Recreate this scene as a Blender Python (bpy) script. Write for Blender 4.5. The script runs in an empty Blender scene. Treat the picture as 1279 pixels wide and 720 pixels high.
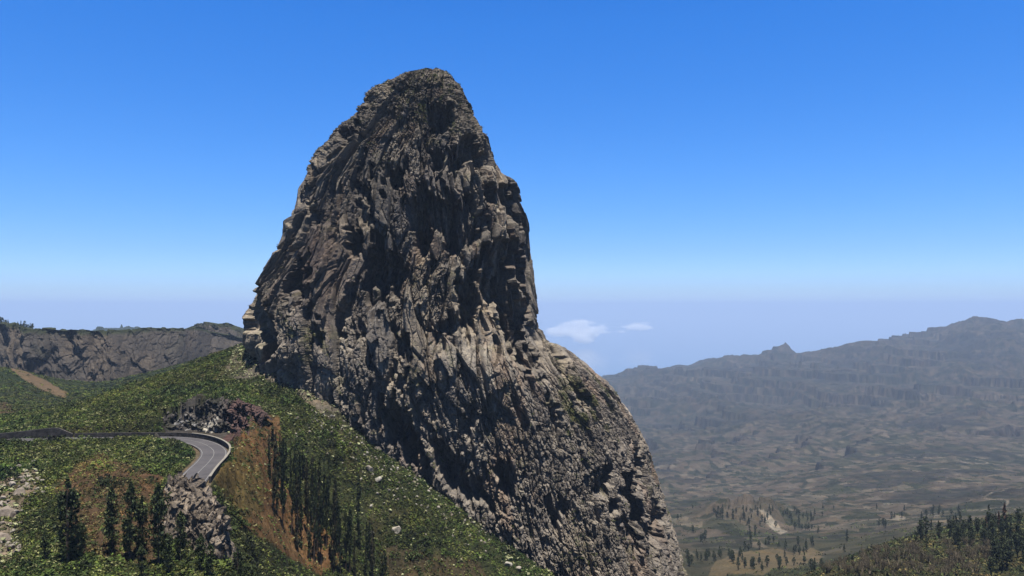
import bpy, math, random
import numpy as np
from mathutils import Vector

# ------------------------------------------------------------------ camera, sky, sun, exposure
scene = bpy.context.scene
COL = scene.collection
W, H, F = 1279.0, 720.0, 985.0            # photo size and focal length in its pixels
PITCH = math.atan(24.0 / F)
cam_d = bpy.data.cameras.new('camera')
cam_d.sensor_width = 36.0
cam_d.lens = 36.0 * F / W
cam_d.clip_start = 1.0
cam_d.clip_end = 150000.0
cam = bpy.data.objects.new('camera', cam_d)
COL.objects.link(cam)
cam.location = (0, 0, 0)
cam.rotation_euler = (math.radians(90) + PITCH, 0, 0)
scene.camera = cam

SUN_DIR = Vector((0.06, -0.14, 0.99)).normalized()      # towards the sun: high, from the right
SUN_EL = math.asin(SUN_DIR.z)
SUN_AZ = math.atan2(SUN_DIR.x, SUN_DIR.y)
world = bpy.data.worlds.new("World")
scene.world = world
world.use_nodes = True
wn, wl = world.node_tree.nodes, world.node_tree.links
for n in list(wn): wn.remove(n)
sky = wn.new('ShaderNodeTexSky')
sky.sky_type = 'NISHITA'
sky.sun_disc = False
sky.sun_elevation = SUN_EL
sky.sun_rotation = SUN_AZ
sky.altitude = 1090
sky.air_density = 1.0
sky.dust_density = 0.3
sky.ozone_density = 3.0
hsv = wn.new('ShaderNodeHueSaturation')
hsv.inputs['Saturation'].default_value = 1.25
tc = wn.new('ShaderNodeTexCoord')
sep = wn.new('ShaderNodeSeparateXYZ')
rmp = wn.new('ShaderNodeValToRGB')
mul = wn.new('ShaderNodeMixRGB'); mul.blend_type = 'MULTIPLY'; mul.inputs[0].default_value = 1.0
bg = wn.new('ShaderNodeBackground')
wo = wn.new('ShaderNodeOutputWorld')
wl.new(tc.outputs['Generated'], sep.inputs[0])
wl.new(sep.outputs['Z'], rmp.inputs[0])
SKYRAMP = [(0.0, (0.47, 0.62, 1.08)), (0.02, (0.45, 0.595, 0.97)), (0.04, (0.465, 0.62, 0.98)), (0.07, (0.44, 0.60, 0.93)), (0.17, (0.39, 0.65, 0.96)), (0.34, (0.30, 0.69, 1.06)), (0.39, (0.26, 0.66, 1.04)), (0.46, (0.10, 0.22, 0.36)), (0.7, (0.05, 0.11, 0.20))]
rmp.color_ramp.elements[0].position = SKYRAMP[0][0]; rmp.color_ramp.elements[0].color = (*SKYRAMP[0][1], 1)
rmp.color_ramp.elements[1].position = SKYRAMP[-1][0]; rmp.color_ramp.elements[1].color = (*SKYRAMP[-1][1], 1)
for p, c in SKYRAMP[1:-1]:
    e = rmp.color_ramp.elements.new(p); e.color = (*c, 1)
wl.new(sky.outputs[0], hsv.inputs['Color'])
wl.new(hsv.outputs[0], mul.inputs[1]); wl.new(rmp.outputs[0], mul.inputs[2])
wl.new(mul.outputs[0], bg.inputs[0])
bg.inputs[1].default_value = 0.0756
wl.new(bg.outputs[0], wo.inputs[0])

sd = bpy.data.lights.new('sun', 'SUN')
sd.energy = 5.0
sd.angle = math.radians(0.5)
sd.color = (1.0, 0.95, 0.87)
sun = bpy.data.objects.new('sun', sd)
COL.objects.link(sun)
sun.location = (200, 100, 900)
sun.rotation_euler = (-SUN_DIR).to_track_quat('-Z', 'Y').to_euler()

vs = scene.view_settings
vs.view_transform = 'Standard'; vs.look = 'None'; vs.gamma = 1.0; vs.use_curve_mapping = False
vs.exposure = 1.3
cy = scene.cycles
cy.max_bounces = 4; cy.diffuse_bounces = 2; cy.glossy_bounces = 1; cy.transparent_max_bounces = 8
cy.volume_bounces = 2; cy.use_denoising = True
cy.denoising_prefilter = 'ACCURATE'
random.seed(7)
rng = np.random.default_rng(7)

# ------------------------------------------------------------------ numeric helpers
CA, SA = math.cos(PITCH), math.sin(PITCH)
def P(px, py, Y):
    """world point at depth Y on the line of sight of a photo pixel"""
    u = (np.asarray(px, float) - 639.5) / F; v = (360.0 - np.asarray(py, float)) / F
    dy = CA - v * SA; dz = SA + v * CA
    Y = np.asarray(Y, float)
    return np.stack([u / dy * Y, Y + 0 * u, dz / dy * Y], -1)
def proj(x, y, z):
    yc = y * CA + z * SA; zc = -y * SA + z * CA
    return 639.5 + F * x / yc, 360.0 - F * zc / yc

def h2(ix, iy, seed):
    a = (ix.astype(np.int64) * 374761393 + iy.astype(np.int64) * 668265263 + seed * 974634777) & 0xFFFFFFFF
    a = ((a ^ (a >> 13)) * 1274126177) & 0xFFFFFFFF
    a = ((a ^ (a >> 16)) * 2246822519) & 0xFFFFFFFF
    return ((a ^ (a >> 15)) & 0xFFFFFF) / float(0x1000000)
def vn(x, y, seed=0):
    ix = np.floor(x); iy = np.floor(y); fx = x - ix; fy = y - iy
    fx = fx * fx * (3 - 2 * fx); fy = fy * fy * (3 - 2 * fy)
    a = h2(ix, iy, seed); b = h2(ix + 1, iy, seed); c = h2(ix, iy + 1, seed); d = h2(ix + 1, iy + 1, seed)
    return (a + (b - a) * fx) * (1 - fy) + (c + (d - c) * fx) * fy
def fbm(x, y, seed=0, octv=4, gain=0.5):
    s = 0; amp = 1; t = 0
    for o in range(octv):
        s = s + amp * (vn(x * 2 ** o + 17.3 * o, y * 2 ** o - 9.1 * o, seed + o) - 0.5); t += amp; amp *= gain
    return s / t * 2
def facets(x, y, seed, tilt=1.0, crack=0.25, cw=0.12, jit=0.95):
    """angular blocks: each cell a tilted plane with its own height, cracks between (about -1..1)"""
    ix = np.floor(x); iy = np.floor(y)
    d1 = np.full(x.shape, 9.0); d2 = np.full(x.shape, 9.0); hh = np.zeros(x.shape)
    for ox in (-1, 0, 1):
        for oy in (-1, 0, 1):
            cx = ix + ox; cyy = iy + oy
            qx = cx + 0.5 + (h2(cx, cyy, seed) - 0.5) * jit; qy = cyy + 0.5 + (h2(cx, cyy, seed + 1) - 0.5) * jit
            ex = x - qx; ey = y - qy
            d = ex * ex + ey * ey
            pl = (h2(cx, cyy, seed + 2) - 0.5) * 2 + tilt * ((h2(cx, cyy, seed + 3) - 0.5) * 2 * ex + (h2(cx, cyy, seed + 4) - 0.5) * 2 * ey)
            m = d < d1
            d2 = np.where(m, d1, np.minimum(d2, d)); d1 = np.where(m, d, d1); hh = np.where(m, pl, hh)
    e = np.sqrt(d2) - np.sqrt(d1)
    return hh - crack * np.clip(1 - e / cw, 0, 1)
def sstep(a, b, x):
    t = np.clip((x - a) / (b - a), 0, 1); return t * t * (3 - 2 * t)
def inpoly(x, y, poly):
    r = np.zeros(x.shape, bool); n = len(poly); j = n - 1
    for i in range(n):
        xi, yi = poly[i]; xj, yj = poly[j]
        if yi != yj:
            r ^= ((yi > y) != (yj > y)) & (x < (xj - xi) * (y - yi) / (yj - yi) + xi)
        j = i
    return r

# ------------------------------------------------------------------ mesh helpers
def link(name, me, mat=None, parent=None):
    o = bpy.data.objects.new(name, me)
    COL.objects.link(o)
    if mat is not None and me is not None and not me.materials: me.materials.append(mat)
    if parent is not None: o.parent = parent
    return o
def tag(o, label=None, cat=None, group=None, kind=None):
    if label: o['label'] = label
    if cat: o['category'] = cat
    if group: o['group'] = group
    if kind: o['kind'] = kind
    return o
def npmesh(name, V, Fc, colr=None, smooth=False):
    """V (n,3), Fc (m,k) faces all with k corners, colr (n,3) point colours"""
    me = bpy.data.meshes.new(name)
    V = np.ascontiguousarray(V, np.float32); Fc = np.ascontiguousarray(Fc, np.int32)
    m, k = Fc.shape
    me.vertices.add(len(V)); me.vertices.foreach_set('co', V.ravel())
    me.loops.add(m * k); me.loops.foreach_set('vertex_index', Fc.ravel())
    me.polygons.add(m)
    me.polygons.foreach_set('loop_start', np.arange(0, m * k, k, dtype=np.int32))
    if colr is not None:
        at = me.color_attributes.new('tint', 'FLOAT_COLOR', 'POINT')
        c4 = np.ones((len(V), 4), np.float32); c4[:, :3] = colr
        at.data.foreach_set('color', c4.ravel())
    me.update(calc_edges=True)
    me.polygons.foreach_set('use_smooth', np.full(m, smooth, bool))
    me.validate()
    return me
def gridfaces(nr, nc, wrap=False):
    i = np.arange(nr - 1)[:, None]; j = np.arange(nc if wrap else nc - 1)[None, :]
    j2 = (j + 1) % nc
    return np.stack([i * nc + j, i * nc + j2, (i + 1) * nc + j2, (i + 1) * nc + j], -1).reshape(-1, 4)

# ------------------------------------------------------------------ materials
def mat(name, base=(0.2, 0.2, 0.2), rough=0.9, tint=False, n1=None, n2=None, bump=None, spec=0.2, trans=0.0):
    """base colour or the mesh's own tint, varied by noises n=(scale, amount, colour-to-mix)"""
    m = bpy.data.materials.new(name); m.use_nodes = True
    N, L = m.node_tree.nodes, m.node_tree.links
    b = N['Principled BSDF']
    b.inputs['Roughness'].default_value = rough
    b.inputs['Specular IOR Level'].default_value = spec
    tcn = N.new('ShaderNodeTexCoord')
    if tint:
        a = N.new('ShaderNodeAttribute'); a.attribute_name = 'tint'; cur = a.outputs['Color']
    else:
        r = N.new('ShaderNodeRGB'); r.outputs[0].default_value = (*base, 1); cur = r.outputs[0]
    for nn in (n1, n2):
        if not nn: continue
        sc, lo, hi, colr, det = nn
        t = N.new('ShaderNodeTexNoise'); t.inputs['Scale'].default_value = sc; t.inputs['Detail'].default_value = det
        t.inputs['Roughness'].default_value = 0.65
        L.new(tcn.outputs['Object'], t.inputs['Vector'])
        mr = N.new('ShaderNodeMapRange'); mr.inputs['From Min'].default_value = lo; mr.inputs['From Max'].default_value = hi
        L.new(t.outputs['Fac'], mr.inputs['Value'])
        mx = N.new('ShaderNodeMixRGB'); mx.blend_type = 'MULTIPLY'
        L.new(mr.outputs[0], mx.inputs[0]); L.new(cur, mx.inputs[1]); mx.inputs[2].default_value = (*colr, 1)
        cur = mx.outputs[0]
    L.new(cur, b.inputs['Base Color'])
    if bump:
        t = N.new('ShaderNodeTexNoise'); t.inputs['Scale'].default_value = bump[0]; t.inputs['Detail'].default_value = 5
        L.new(tcn.outputs['Object'], t.inputs['Vector'])
        bp = N.new('ShaderNodeBump'); bp.inputs['Strength'].default_value = bump[1]; bp.inputs['Distance'].default_value = bump[2]
        L.new(t.outputs['Fac'], bp.inputs['Height']); L.new(bp.outputs[0], b.inputs['Normal'])
    return m
M_ROCK = mat('basalt', tint=True, rough=0.95, n1=(0.35, 0.42, 0.66, (0.5, 0.5, 0.54), 8), n2=(1.6, 0.45, 0.7, (1.5, 1.4, 1.2), 6), bump=(2.2, 0.9, 0.45), spec=0.1)
M_GROUND = mat('soil', tint=True, rough=1.0, n1=(0.5, 0.4, 0.65, (0.6, 0.62, 0.6), 6), n2=(0.06, 0.45, 0.7, (1.25, 1.1, 0.95), 6), bump=(0.8, 0.7, 0.6), spec=0.05)
M_LEAF = mat('leaves', tint=True, rough=0.8, spec=0.15)
M_TRUNK = mat('bark', (0.09, 0.065, 0.05), n1=(6, 0.4, 0.6, (0.6, 0.6, 0.6), 4))
M_BOULDER = mat('pale_stone', tint=True, n1=(1.2, 0.4, 0.65, (0.6, 0.6, 0.62), 5), bump=(2.5, 0.6, 0.3))
M_ASPH = mat('asphalt', (0.050, 0.047, 0.050), rough=0.85, n2=(0.12, .45, .6, (0.8, 0.8, 0.82), 5), n1=(0.4, 0.4, 0.7, (0.8, 0.8, 0.8), 5))
M_PAINT = mat('road_paint', (0.15, 0.15, 0.145), rough=0.7, n1=(3, 0.5, 0.7, (0.75, 0.75, 0.75), 4))
M_WALL = mat('dark_masonry', (0.046, 0.041, 0.038), n1=(0.7, 0.4, 0.6, (0.4, 0.42, 0.4), 6), bump=(3, 0.6, 0.15))
M_CAP = mat('concrete_coping', (0.15, 0.138, 0.12), n1=(1.5, 0.4, 0.65, (0.75, 0.74, 0.7), 4))
M_TWIG = mat('dry_twigs', (0.10, 0.08, 0.055), n1=(2, 0.4, 0.6, (0.6, 0.62, 0.55), 3))
M_CLOUD = mat('cloud_white', (0.9, 0.9, 0.92), rough=1.0, spec=0.0)
M_SEA = mat('sea_water', (0.015, 0.05, 0.12), rough=0.12, spec=0.5)

# ------------------------------------------------------------------ ground: one sheet round the viewpoint, out to the sea
CTL = [  # photo pixel x, y and the distance in metres of points on the ground
 # below and around the viewpoint
 (640, 900, 20), (0, 900, 20), (1279, 900, 20), (640, 940, 50), (-300, 940, 50), (1500, 950, 50), (0, 860, 85), (300, 850, 95), (640, 930, 100), (1000, 930, 100), (1400, 880, 100),
 # left foreground bench
 (-300, 730, 140), (-300, 620, 190), (0, 725, 146), (100, 725, 146), (200, 725, 150), (300, 730, 160), (0, 665, 168), (100, 662, 170), (180, 668, 168),
 (0, 612, 190), (60, 602, 195), (108, 577, 205), (135, 582, 203), (170, 598, 198), (0, 582, 210), (60, 573, 222), (190, 590, 206), (150, 573, 222),
 (0, 552.5, 238), (60, 550.5, 240), (110, 547.8, 242), (150, 544.5, 243), (190, 546, 240), (215, 553, 235), (222, 565, 226),
 # gully right of the outcrop and the spur of red earth
 (300, 600, 210), (330, 560, 240), (290, 650, 195), (330, 660, 210), (300, 700, 182), (350, 700, 212), (400, 725, 228),
 (318, 520, 265), (345, 560, 255), (360, 610, 247), (390, 670, 238),
 # slope with the tall dark trees and the long green slope under the rock
 (370, 520, 276), (400, 560, 264), (400, 620, 250), (440, 680, 240), (470, 725, 236), (450, 600, 265), (440, 540, 279),
 (500, 640, 262), (500, 598, 273), (550, 725, 245), (560, 672, 261), (620, 725, 253),
 (310, 440, 326), (340, 461, 304), (400, 496, 290), (440, 528, 286), (480, 561, 283), (520, 595, 279), (560, 626, 274), (600, 660, 272), (640, 692, 269), (690, 724, 264),
 (480, 555, 300), (560, 612, 300), (640, 680, 300), (400, 490, 305),
 (600, 800, 225), (470, 810, 200), (360, 800, 170), (740, 800, 240), (820, 830, 230), (760, 790, 262), (840, 790, 275),
 (290, 462, 312), (330, 480, 295),
 # bank and hill behind the road
 (-300, 552, 280), (0, 538, 262), (75, 526, 266), (150, 520, 268), (210, 508, 270), (250, 500, 272), (300, 500, 272),
 (150, 503, 288), (210, 486, 295), (260, 470, 305), (200, 470, 325), (250, 452, 345), (290, 438, 365), (140, 490, 320), (75, 513, 300), (0, 530, 290), (-200, 538, 330),
 # behind that hill: hollow, far green slopes up to the foot of the cliffs
 (300, 470, 430), (200, 505, 400), (120, 512, 400), (60, 515, 400), (0, 512, 420), (-200, 500, 450),
 (0, 490, 500), (60, 498, 500), (120, 498, 500), (180, 482, 540), (0, 458, 640), (20, 462, 620), (80, 482, 640), (140, 482, 660), (220, 462, 700), (280, 440, 740), (300, 430, 780), (-250, 470, 700),
 (0, 470, 900), (150, 470, 900), (300, 455, 900), (450, 460, 900), (0, 450, 1300), (300, 440, 1300), (0, 430, 2500), (300, 430, 2500), (-300, 430, 2500), (0, 430, 5000), (300, 440, 5000), (-300, 430, 5000), (1, 500, 9500), (300, 500, 9500), (-300, 500, 9500),
 # behind the rock
 (450, 470, 430), (560, 500, 430), (680, 560, 430), (780, 640, 420), (500, 500, 600), (620, 560, 620), (760, 640, 620), (600, 600, 1100), (600, 570, 2000), (600, 510, 4000), (600, 490, 6200), (600, 500, 9500),
 # right below the frame and the near wooded hill
 (860, 800, 300), (880, 780, 420), (1000, 800, 240), (1150, 790, 225), (1400, 760, 230), (1000, 724, 340), (1100, 704, 330), (1200, 712, 310), (1279, 710, 300), (1500, 700, 300),
 (1095, 684, 395), (1200, 672, 390), (1279, 660, 380), (1500, 650, 380), (1050, 705, 430), (1150, 668, 480), (1279, 643, 480), (1050, 700, 520), (1150, 668, 600), (1279, 648, 600), (1500, 630, 520),
 (860, 735, 560), (920, 722, 560), (900, 700, 650), (1000, 698, 680), (1000, 680, 760), (900, 678, 780), (1100, 668, 780), (1200, 650, 800), (1400, 640, 800),
 (870, 668, 950), (940, 655, 980), (935, 634, 1120), (900, 634, 1130), (960, 632, 1120), (990, 655, 1060), (940, 631, 1300), (1050, 640, 1100), (1150, 632, 1100), (1279, 614, 1150), (1500, 600, 1150),
 (860, 625, 1500), (1000, 615, 1500), (850, 605, 1900), (1000, 595, 1800), (1100, 583, 1800), (1279, 570, 1900), (1500, 560, 1900),
 (830, 565, 2700), (1000, 552, 2500), (1150, 535, 2500), (1279, 522, 2600), (1500, 500, 2600),
 (700, 520, 4200), (780, 500, 4400), (900, 495, 4000), (1000, 487, 3900), (1100, 472, 3900), (1279, 458, 3800), (1500, 440, 3800),
 (650, 486, 6000), (720, 481, 6000), (760, 473, 6000), (800, 464, 6000), (845, 457, 5900), (890, 453, 5800), (945, 450, 5600), (1005, 444, 5500), (1070, 430, 5400), (1150, 420, 5300), (1200, 411, 5200), (1279, 401, 5000), (1500, 392, 5000),
 (760, 492, 7500), (1000, 475, 7200), (1279, 440, 7000), (1500, 440, 7000), (760, 502, 9500), (1000, 500, 9500), (1279, 500, 9500), (1500, 500, 9500),
]
ctl = np.array(CTL, float)
KA = 2.6
def uvk(px, Y): return np.stack([(px - 640) / F * KA, np.log(Y)], -1)
def tps(r2): return np.where(r2 > 1e-12, 0.5 * r2 * np.log(r2 + 1e-12), 0)
cp = uvk(ctl[:, 0], ctl[:, 2]); nC = len(cp)
K = tps(((cp[:, None] - cp[None]) ** 2).sum(-1)) + np.eye(nC) * 2e-4
Pm = np.concatenate([np.ones((nC, 1)), cp], 1)
A = np.zeros((nC + 3, nC + 3)); A[:nC, :nC] = K; A[:nC, nC:] = Pm; A[nC:, :nC] = Pm.T
SOL = np.linalg.solve(A, np.concatenate([ctl[:, 1], np.zeros(3)]))
def ctl_py(px, Y):
    q = uvk(px, Y).reshape(-1, 2); out = np.zeros(len(q))
    for s in range(0, len(q), 20000):
        r2 = ((q[s:s + 20000, None] - cp[None]) ** 2).sum(-1)
        out[s:s + 20000] = tps(r2) @ SOL[:nC] + SOL[nC] + q[s:s + 20000] @ SOL[nC + 1:]
    return out.reshape(np.shape(px))

# road centre line, level at ZR
ZR = -41.4
road_px = [(-420, 566), (-250, 560), (-100, 555), (0, 551), (60, 549.5), (120, 548.5), (180, 548), (212, 548), (236, 550), (254, 554.5), (265, 561), (267, 568), (261, 577), (250, 588), (240, 600), (233, 612)]
rp = []
for a, b in road_px:
    Yr = 100.0
    for _ in range(20):
        q = P(a, b, Yr); Yr = Yr * ZR / q[2]
    rp.append(P(a, b, Yr)[:2])
rp = np.array(rp)
def catmull(p, n=14):
    o = []
    p = np.vstack([2 * p[0] - p[1], p, 2 * p[-1] - p[-2]])
    for i in range(1, len(p) - 2):
        for t in np.linspace(0, 1, n, endpoint=False):
            o.append(0.5 * ((2 * p[i]) + (-p[i - 1] + p[i + 1]) * t + (2 * p[i - 1] - 5 * p[i] + 4 * p[i + 1] - p[i + 2]) * t * t + (-p[i - 1] + 3 * p[i] - 3 * p[i + 1] + p[i + 2]) * t ** 3))
    o.append(p[-2]); return np.array(o)
RC = catmull(rp)
def road_dist(x, y):
    d = np.full(x.shape, 1e9)
    for i in range(0, len(RC) - 1):
        a = RC[i]; b = RC[i + 1]; ab = b - a; L2 = (ab ** 2).sum()
        t = np.clip(((x - a[0]) * ab[0] + (y - a[1]) * ab[1]) / L2, 0, 1)
        d = np.minimum(d, (x - a[0] - t * ab[0]) ** 2 + (y - a[1] - t * ab[1]) ** 2)
    return np.sqrt(d)

gpx = np.concatenate([np.linspace(-420, -20, 70, endpoint=False), np.linspace(-20, 1300, 1150), np.linspace(1305, 1600, 60)])
gY = np.exp(np.concatenate([np.linspace(math.log(20), math.log(130), 40, endpoint=False), np.linspace(math.log(130), math.log(400), 620, endpoint=False),
                            np.linspace(math.log(400), math.log(6500), 640, endpoint=False), np.linspace(math.log(6500), math.log(9500), 20)]))
cx_ = np.linspace(gpx[0], gpx[-1], 260); cY_ = np.exp(np.linspace(math.log(20), math.log(9500), 300))
CPX, CYY = np.meshgrid(cx_, cY_)
CG = ctl_py(CPX, CYY)
def bil(grid, fx, fy):
    fx = np.clip(fx, 0, grid.shape[1] - 1.001); fy = np.clip(fy, 0, grid.shape[0] - 1.001)
    ix = fx.astype(int); iy = fy.astype(int); tx = fx - ix; ty = fy - iy
    return (grid[iy, ix] * (1 - tx) + grid[iy, ix + 1] * tx) * (1 - ty) + (grid[iy + 1, ix] * (1 - tx) + grid[iy + 1, ix + 1] * tx) * ty
GPX, GYY = np.meshgrid(gpx, gY)
gp = bil(CG, (GPX - cx_[0]) / (cx_[1] - cx_[0]), (np.log(GYY) - math.log(20)) / ((math.log(9500) - math.log(20)) / 299))
g3 = P(GPX, gp, GYY); GX, GZ = g3[..., 0].copy(), g3[..., 2].copy()
del g3
# crest of the far ridge: small knob and lumps
def bump_at(px, py, Y, r, h):
    q = P(px, py, Y); return h * np.exp(-((GX - q[0]) ** 2 + (GYY - q[1]) ** 2) / r ** 2)
GZ += bump_at(981, 440, 5560, 95, 62) + bump_at(965, 445, 5560, 110, 28) + bump_at(1075, 430, 5400, 120, 16) + bump_at(1225, 405, 5150, 140, 22) + bump_at(1262, 400, 5050, 160, 26) + bump_at(905, 450, 5750, 90, 10)
GZ += bump_at(933, 628, 1120, 42, 7) + bump_at(905, 640, 1110, 30, 4) + bump_at(950, 632, 1110, 16, 7)
# relief: gentle near, spurs and rock ledges in the far valley
farw = sstep(700, 2200, GYY) * (1 - sstep(6500, 8000, GYY))
nearw = 1 - sstep(350, 700, GYY)
midw = sstep(320, 700, GYY) * (1 - sstep(1400, 2600, GYY))
rx = GX + 0.5 * GYY
rid = 1 - np.abs(fbm(GX / 620 + 3, GYY / 900, 11, 5, 0.55)) * 2
GZ += farw * (rid - 0.55) * (14 + 66 * sstep(1800, 4200, GYY))
GZ += farw * fbm(GX / 160, GYY / 160, 13, 6, 0.68) * (13 + 18 * sstep(1800, 3600, GYY))
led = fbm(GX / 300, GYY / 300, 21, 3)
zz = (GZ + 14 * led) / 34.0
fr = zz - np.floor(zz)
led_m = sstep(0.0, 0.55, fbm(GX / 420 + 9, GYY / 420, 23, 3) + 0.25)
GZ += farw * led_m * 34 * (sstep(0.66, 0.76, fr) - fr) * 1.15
GZ += 9 * np.exp(-((GPX - 940) / 45) ** 2 - ((GYY - 1110) / 90) ** 2) * facets(GX / 16, GYY / 22, 36, 1.2, .3)
GZ += midw * 5 * fbm(GX / 26, GYY / 40, 35, 4, .6) * sstep(160, 90, np.abs(GYY - 1120))
GZ += midw * fbm(GX / 60, GYY / 60, 31, 5, 0.55) * 5.0
GZ += nearw * (fbm(GX / 18, GYY / 18, 41, 5, 0.6) * 1.3)
outc = facets(GX / 90 + led, GYY / 60, 47, 0.8, 0)
GZ += farw * sstep(0.25, 0.6, fbm(GX / 260 + 4, GYY / 260 + 2, 49, 3)) * (outc * 9 + 7)
GP0x, GP0y = proj(GX, GYY, GZ)
# road bench
nearmask = (GYY < 330) & (GYY > 130) & (GPX < 420)
rd = np.full(GX.shape, 1e3); rd[nearmask] = road_dist(GX[nearmask], GYY[nearmask])
wgt = 1 - sstep(4.6, 8.5, rd)
GZ = GZ * (1 - wgt) + (ZR - 0.35) * wgt
# rock cut behind the road: steepen
def zone(poly, soft=6.0, ymin=0, ymax=1e9, seed=60, amp=6.0):
    nx = fbm(GX / 9.0 * (200 / np.maximum(GYY, 200)), GYY / 9.0 * (200 / np.maximum(GYY, 200)), seed, 4, 0.6) * amp
    ny = fbm(GX / 9.0 * (200 / np.maximum(GYY, 200)) + 50, GYY / 9.0 * (200 / np.maximum(GYY, 200)), seed + 5, 4, 0.6) * amp * 0.6
    a, b = proj(GX, GYY, GZ)
    m = inpoly(a + nx, b + ny, poly) & (GYY > ymin) & (GYY < ymax)
    return m.astype(np.float32)
Z_ORANGE = zone([(285, 545), (318, 512), (345, 520), (352, 560), (350, 600), (395, 650), (425, 700), (400, 722), (350, 690), (300, 655), (280, 620), (262, 592), (286, 576)], ymin=170, ymax=290, amp=16)
Z_OLIVE = zone([(262, 592), (286, 573), (305, 560), (330, 600), (330, 640), (300, 655), (280, 620)], ymin=170, ymax=260, seed=61)
Z_TAN = zone([(310, 640), (345, 640), (400, 690), (380, 700), (330, 670)], ymin=170, ymax=290, seed=62)
Z_BROWN = zone([(75, 605), (90, 580), (120, 568), (160, 585), (205, 600), (215, 650), (190, 700), (120, 705), (85, 690), (85, 640)], ymin=130, ymax=225, seed=63, amp=18)
Z_PURPLE = zone([(285, 512), (312, 505), (322, 520), (300, 545), (285, 556), (262, 548), (270, 530)], ymin=235, ymax=330, seed=64, amp=3)
Z_CUT = zone([(195, 548), (205, 515), (245, 498), (285, 505), (300, 520), (280, 550)], ymin=235, ymax=330, seed=65, amp=4)
Z_CUT *= (rd > 8.5)
Z_SCREE = zone([(278, 470), (300, 428), (345, 430), (400, 470), (455, 530), (440, 540), (400, 515), (370, 492), (330, 470), (300, 476)], ymin=260, ymax=420, seed=66)
Z_PALE = zone([(-60, 620), (0, 600), (40, 585), (52, 600), (30, 630), (25, 690), (0, 715), (-60, 720)], ymin=130, ymax=215, seed=67)
Z_LSCREE = zone([(8, 458), (22, 458), (85, 492), (78, 498), (50, 488)], ymin=430, ymax=760, seed=68, amp=5)
Z_LRED = zone([(-60, 495), (10, 505), (30, 520), (20, 535), (-60, 540)], ymin=330, ymax=620, seed=69, amp=6)
Z_FIELD = zone([(880, 722), (890, 702), (960, 690), (1035, 690), (1030, 706), (985, 712), (960, 722)], ymin=480, ymax=760, seed=70, amp=16)
Z_WHITE = zone([(948, 636), (960, 640), (975, 660), (985, 664), (975, 668), (965, 662), (955, 650)], ymin=850, ymax=1250, seed=71, amp=2)
Z_KNOB = zone([(900, 640), (920, 618), (945, 610), (965, 625), (985, 660), (960, 668), (930, 660)], ymin=900, ymax=1300, seed=72, amp=8)
Z_BURNT = zone([(480, 690), (500, 678), (540, 690), (600, 706), (610, 724), (490, 724)], ymin=180, ymax=320, seed=73, amp=26) * 0.8
GZ += (Z_CUT + Z_SCREE * 0.8 + Z_PURPLE * 0.6 + Z_PALE * 0.6) * facets(GX / 2.2, (GYY + GZ) / 2.0, 81, 0.8, 0.2) * 0.9
GZ += (Z_ORANGE + Z_OLIVE) * (np.abs(fbm((GX + .35 * GYY) / 3.2, GYY / 16, 133, 4)) * 1.3 + .25 * fbm(GX / .9, GYY / .9, 134, 3))
GZ += Z_CUT * 1.2 + Z_BURNT * 0.4 * fbm(GX / 2, GYY / 2, 82, 3)
GZ = np.where(rd < 5.0, ZR - 0.35, GZ)

C0 = np.zeros(GX.shape + (3,), np.float32)
GA = 0.34      # sunlit scrub land is dark
def paint(mask, c):
    global C0
    C0 = C0 * (1 - mask[..., None]) + np.array(c, np.float32) * mask[..., None]
fY = np.interp(GPX, [186, 206, 250, 270, 290, 306, 318], [262, 262, 262, 260, 257, 255, 253])
cutm = (GPX > 190) & (GPX < 312) & (rd > 3) & (GYY > 238) & (GYY < fY + 6.0)
cw_ = sstep(190, 214, GPX + 5 * fbm(GX / 3, GYY / 3, 141, 3)); cutz = np.minimum(GZ, ZR - 0.1 + .02 * (rd - 4)); GZ = np.where(cutm, GZ * (1 - cw_) + cutz * cw_, GZ); cutm = cutm & (cw_ > .6)
one = np.ones(GX.shape, np.float32)
paint(one, (0.050, 0.058, 0.026))
nb = fbm(GX / 14, GYY / 14, 101, 4, 0.6)
paint(sstep(0.1, 0.5, nb) * 0.6 * nearw, (0.10, 0.082, 0.04))
nf = fbm(GX / 330, GYY / 330, 103, 5, 0.62); nf2 = fbm(GX / 45, GYY / 45, 104, 4, 0.6); nf3 = fbm(GX / 110 + 7, GYY / 110, 107, 5, 0.65)
fv = sstep(420, 900, GYY) * sstep(640, 800, GPX) 
paint(fv, (0.112, 0.092, 0.070))
paint(fv * sstep(-0.2, 0.45, nf2 * 1.2 + nf * 0.5) * 0.75, (0.054, 0.060, 0.034))
paint(fv * sstep(0.15, 0.45, nf3) * 0.5, (0.145, 0.122, 0.098))
paint(fv * sstep(0.2, 0.5, -nf3) * 0.8, (0.033, 0.036, 0.027))
dots = facets(GX / 17, GYY / 24, 109, 0, 0)
paint(fv * (dots > 0.45) * 0.85, (0.032, 0.038, 0.022))
paint(fv * (dots < -0.8) * 0.6, (0.20, 0.17, 0.13))
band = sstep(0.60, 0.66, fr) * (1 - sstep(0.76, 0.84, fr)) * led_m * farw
paint(fv * band * 0.8, (0.040, 0.036, 0.036))  # ledge shadows put into the ground colour along the steep step faces
big = fbm(GX / 230 + 3, GYY / 200 + 8, 115, 5, 0.6)
paint(fv * sstep(0.22, 0.3, big) * 0.65, (0.036, 0.036, 0.032))
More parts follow.
